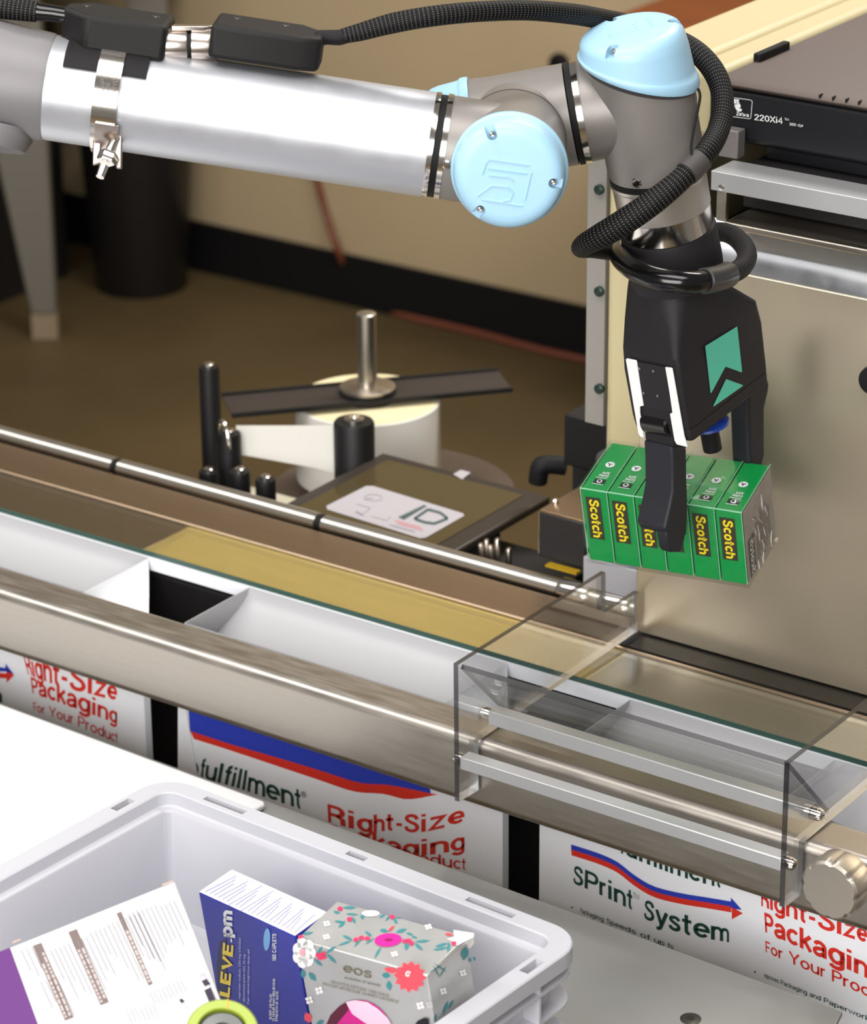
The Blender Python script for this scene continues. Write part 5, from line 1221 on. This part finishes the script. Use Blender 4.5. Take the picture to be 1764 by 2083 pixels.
mb = MB(); shape(mb, ci([(995, 228), (1050, 196), (1120, 215), (1060, 265)]), TS); obj('small_tag', mb, mat('sticker_white', (172, 167, 172), 0.5), td, flat=True)
mb = MB()
stroke(mb, ci([(720, 548), (790, 572), (860, 582), (955, 545), (905, 505), (815, 480), (715, 548)]), 5.2, TS2)
for i in range(11): stroke(mb, ci([(606+i*17, 533-i*8), (650+i*15, 549-i*9)]), 3.6, TS2)
obj('id_lettering', mb, mat('dark_teal_ink', (62, 84, 84), 0.5), sk, flat=True)
mb = MB()
for i in range(3): stroke(mb, ci([(575+i*10, 556+i*13), (760+i*10, 606+i*13)]), 1.4, TS2)
obj('red_lettering', mb, mat('faded_red_ink', (206, 140, 146), 0.5), sk, flat=True)
mb = MB(); stroke(mb, ci([(540, 590), (720, 640)]), 2.0, TS2)
stroke(mb, ci([(420, 400), (360, 405), (360, 385), (420, 370), (480, 385), (485, 410), (420, 420), (360, 405)]), 0.9, TS2); stroke(mb, ci([(300, 440), (400, 470), (340, 520), (290, 500)]), 0.9, TS2); stroke(mb, ci([(300, 490), (350, 525)]), 2.0, TS2); stroke(mb, ci([(410, 530), (520, 560), (545, 530)]), 0.8, TS2)
obj('line_drawing', mb, mat('faded_grey_ink', (140, 136, 142), 0.5), sk, flat=True)
for xa_, xb_ in ((X0+0.03, X0+0.05),):
    mb = MB(); mb.abox((xa_, 0.238, 0.0), (xb_, 0.30, tbz-0.0092)); obj('support', mb, DARK, td)
mb = MB(); mb.abox((X1-0.022, 0.238, 0.862), (X1-0.001, 0.30, tbz-0.0092)); obj('support', mb, DARK, td)
for px, py in ((978, 1108), (998, 1112), (1012, 1098), (1035, 1118), (990, 1100)):
    p = at(px, py, y=0.25)
    mb = MB(); mb.lathe(V((p.x, p.y, 0.818)), Z, [(0.0028, 0.044), (0.0028, p.z-0.818), (0.0018, p.z-0.8165), (0, p.z-0.816)], 14); obj('fitting', mb, NICKEL, td)
mb = MB(); mb.abox((X1-0.035, 0.225, 0.0), (-0.282, 0.33, 0.862)); obj('pedestal', mb, DARK, td, bevel=0.002)
# sensor block at the end of the rod
sn = thing('sensor_block', (-0.24, 0.25, 0.9), 'black and steel sensor block between the glass panel and the steel front panel', 'sensor')
Pn = [at(1097, 1039, y=0.222), at(1190, 1068, y=0.222)]
sx0, sx1, sz1 = Pn[0].x, Pn[1].x, (Pn[0].z+Pn[1].z)/2
mb = MB(); mb.abox((sx0, 0.222, 0.912), (sx1, 0.31, sz1)); obj('body', mb, mat('block_black', (28, 28, 31), 0.5), sn, bevel=0.0012)
mb = MB(); mb.abox((sx0+0.0003, 0.2225, sz1), (sx1+0.02, 0.318, sz1+0.0022)); obj('top_plate', mb, BROWN_STEEL_REFL, sn, bevel=0.0005)
mb = MB(); mb.abox((sx0-0.0012, 0.2226, 0.915), (sx0-0.0001, 0.3, sz1-0.001)); obj('edge_plate', mb, STEEL, sn)
mb = MB(); mb.abox((sx0+0.012, 0.214, 0.9075), (sx0+0.045, 0.222, 0.9095)); obj('yellow_strip', mb, mat('yellow_tape', (176, 140, 24), 0.5), sn)
p = at(1131, 1022, z=sz1+0.0022)
mb = MB(); mb.lathe(p, Z, [(0.0035, 0), (0.0035, 0.002), (0.002, 0.0035), (0, 0.0036)], 16); obj('screw', mb, CHROME, sn)
cmr = thing('camera_box', (-0.30, 0.40, 0.85), 'small black box with an elbow fitting in front of the cream housing', 'box')
q0, q1 = at(1147, 842, y=0.34), at(1236, 968, y=0.34)
mb = MB(); mb.abox((q0.x, 0.34, q1.z), (q1.x, 0.40, q0.z)); obj('body', mb, BLACKP, cmr, bevel=0.002)
mb = MB(); mb.tube([at(1150, 948, y=0.37), at(1118, 945, y=0.36), at(1100, 950, y=0.355), at(1094, 980, y=0.355)], [0.009, 0.009, 0.0095, 0.009], 16, 5); obj('elbow_fitting', mb, BLACKR, cmr)
mb = MB(); mb.lathe(at(1236, 935, y=0.335), -Y, [(0.0, -0.006), (0.010, -0.006), (0.010, 0.004), (0.0, 0.005)], 24); obj('lens_ring', mb, mat('grey_ring', (96, 94, 98), 0.4, 0.4), cmr)
mb = MB(); mb.abox((q0.x+0.004, 0.35, 0.0), (q0.x+0.03, 0.39, q1.z)); obj('stand', mb, DARK, cmr)

# ================================================================== far background
def leg_taper(tl, tr, bl, br_, zt_, label):
    pass
tbx = thing('folding_table', (-2.6, 2.3, 0), 'grey table with tapered legs at the far left of the floor', 'table')
fp_ = at(92, 690, z=0.0); y_l = fp_.y
for (xs_, ys_, foot, top) in ((92, 690, 26, 46), (346, 592, 17, 26)):
    p = at(xs_, ys_, z=0.0); kk = kpx(depth(p)); zt_ = 0.72
    w0_, w1_ = foot*kk, top*kk*2.2
    mb = MB()
    rgt_ = p+CR*(foot*kk)*0.9; r2 = V((CR.x, CR.y, 0)).normalized(); f2_ = V((-r2.y, r2.x, 0))
    lo_ = [p+r2*w0_-r2*2*w0_, p+r2*w0_, p+r2*w0_+f2_*0.03, p-r2*w0_+f2_*0.03]
    hi_ = [p+r2*w0_-r2*w1_*1.6, p+r2*w0_, p+r2*w0_+f2_*0.05, p+r2*w0_-r2*w1_*1.6+f2_*0.05]
    mb.loft([[v+Z*0.05 for v in lo_], [v+Z*zt_ for v in hi_]]); lg = obj('leg', mb, mat('grey_table_metal', (126, 120, 110), 0.5, 0.2), tbx, bevel=0.004)
    mb = MB(); mb.loft([[v+Z*0.0 for v in lo_], [v+Z*0.05 for v in lo_]]); obj('foot', mb, mat('scuffed_foot', (150, 132, 108), 0.6), lg)
mb = MB(); a_ = at(92, 690, z=0.0); b_2 = at(346, 592, z=0.0)
mb.abox((min(a_.x, b_2.x)-1.2, min(a_.y, b_2.y)-0.05, 0.72), (b_2.x+0.10, 2.74, 0.75)); obj('table_top', mb, mat('grey_table_top', (110, 104, 96), 0.5), tbx)
bp_ = at(232, 603, z=0.0)
mb = MB(); mb.lathe(V((bp_.x, bp_.y+0.086, 0)), Z, [(0.09, 0), (0.092, 0.004), (0.112, 0.33), (0.115, 0.332), (0.115, 0.34), (0.108, 0.34), (0.09, 0.02), (0.0, 0.02)], 48); obj('waste_bin', mb, mat('black_bin', (22, 20, 20), 0.4), label='round black waste bin under the grey table', cat='bin')
mb = MB(); mb.abox((bp_.x-1.5, 2.35, 0.0), (bp_.x-0.16, 2.60, 0.55)); obj('shade_box', mb, mat('dark_box', (24, 21, 20), 0.6), label='dark box filled in for the shadow under the table, left of the black waste bin', cat='box')  # added dark box that stands for the shade under the table
# wooden desk beyond the machine
dl = at(1242, 36, z=0.75)
mb = MB(); dk = thing('wooden_desk', (dl.x+0.7, 2.5, 0), 'orange brown wooden desk beyond the cream housing', 'desk')
mb.abox((dl.x, dl.y, 0.72), (dl.x+1.5, 2.76, 0.75)); obj('desk_top', mb, WOOD, dk, bevel=0.002)
for x_ in (dl.x+0.02, dl.x+1.44):
    mb = MB(); mb.abox((x_, dl.y+0.02, 0), (x_+0.04, 2.75, 0.72)); obj('side_panel', mb, WOOD, dk)
# cord down the wall and over the floor
ws = [at(640, 345, y=2.772), at(662, 430, y=2.772), at(688, 510, y=2.76)]
fs = [at(735, 600, z=0.006), at(800, 635, z=0.006), at(950, 672, z=0.006), at(1100, 712, z=0.006), at(1230, 740, z=0.006)]
up0 = at(600, 180, y=2.772)
mb = MB(); mb.tube([up0]+ws+fs, 0.007, 10, 6); obj('power_cord', mb, mat('red_brown_cord', (120, 64, 44), 0.5), label='thin red brown cord down the beige wall and along the floor', cat='cord')
kp0 = at(1142, 128, y=2.78)
mb = MB(); mb.lathe(kp0, -Y, [(0.018, 0), (0.020, 0.004), (0.020, 0.012), (0.016, 0.018), (0, 0.02)], 24); obj('wall_bumper', mb, BLACKR, label='small round black bumper on the wall behind the wrist joint', cat='bumper')
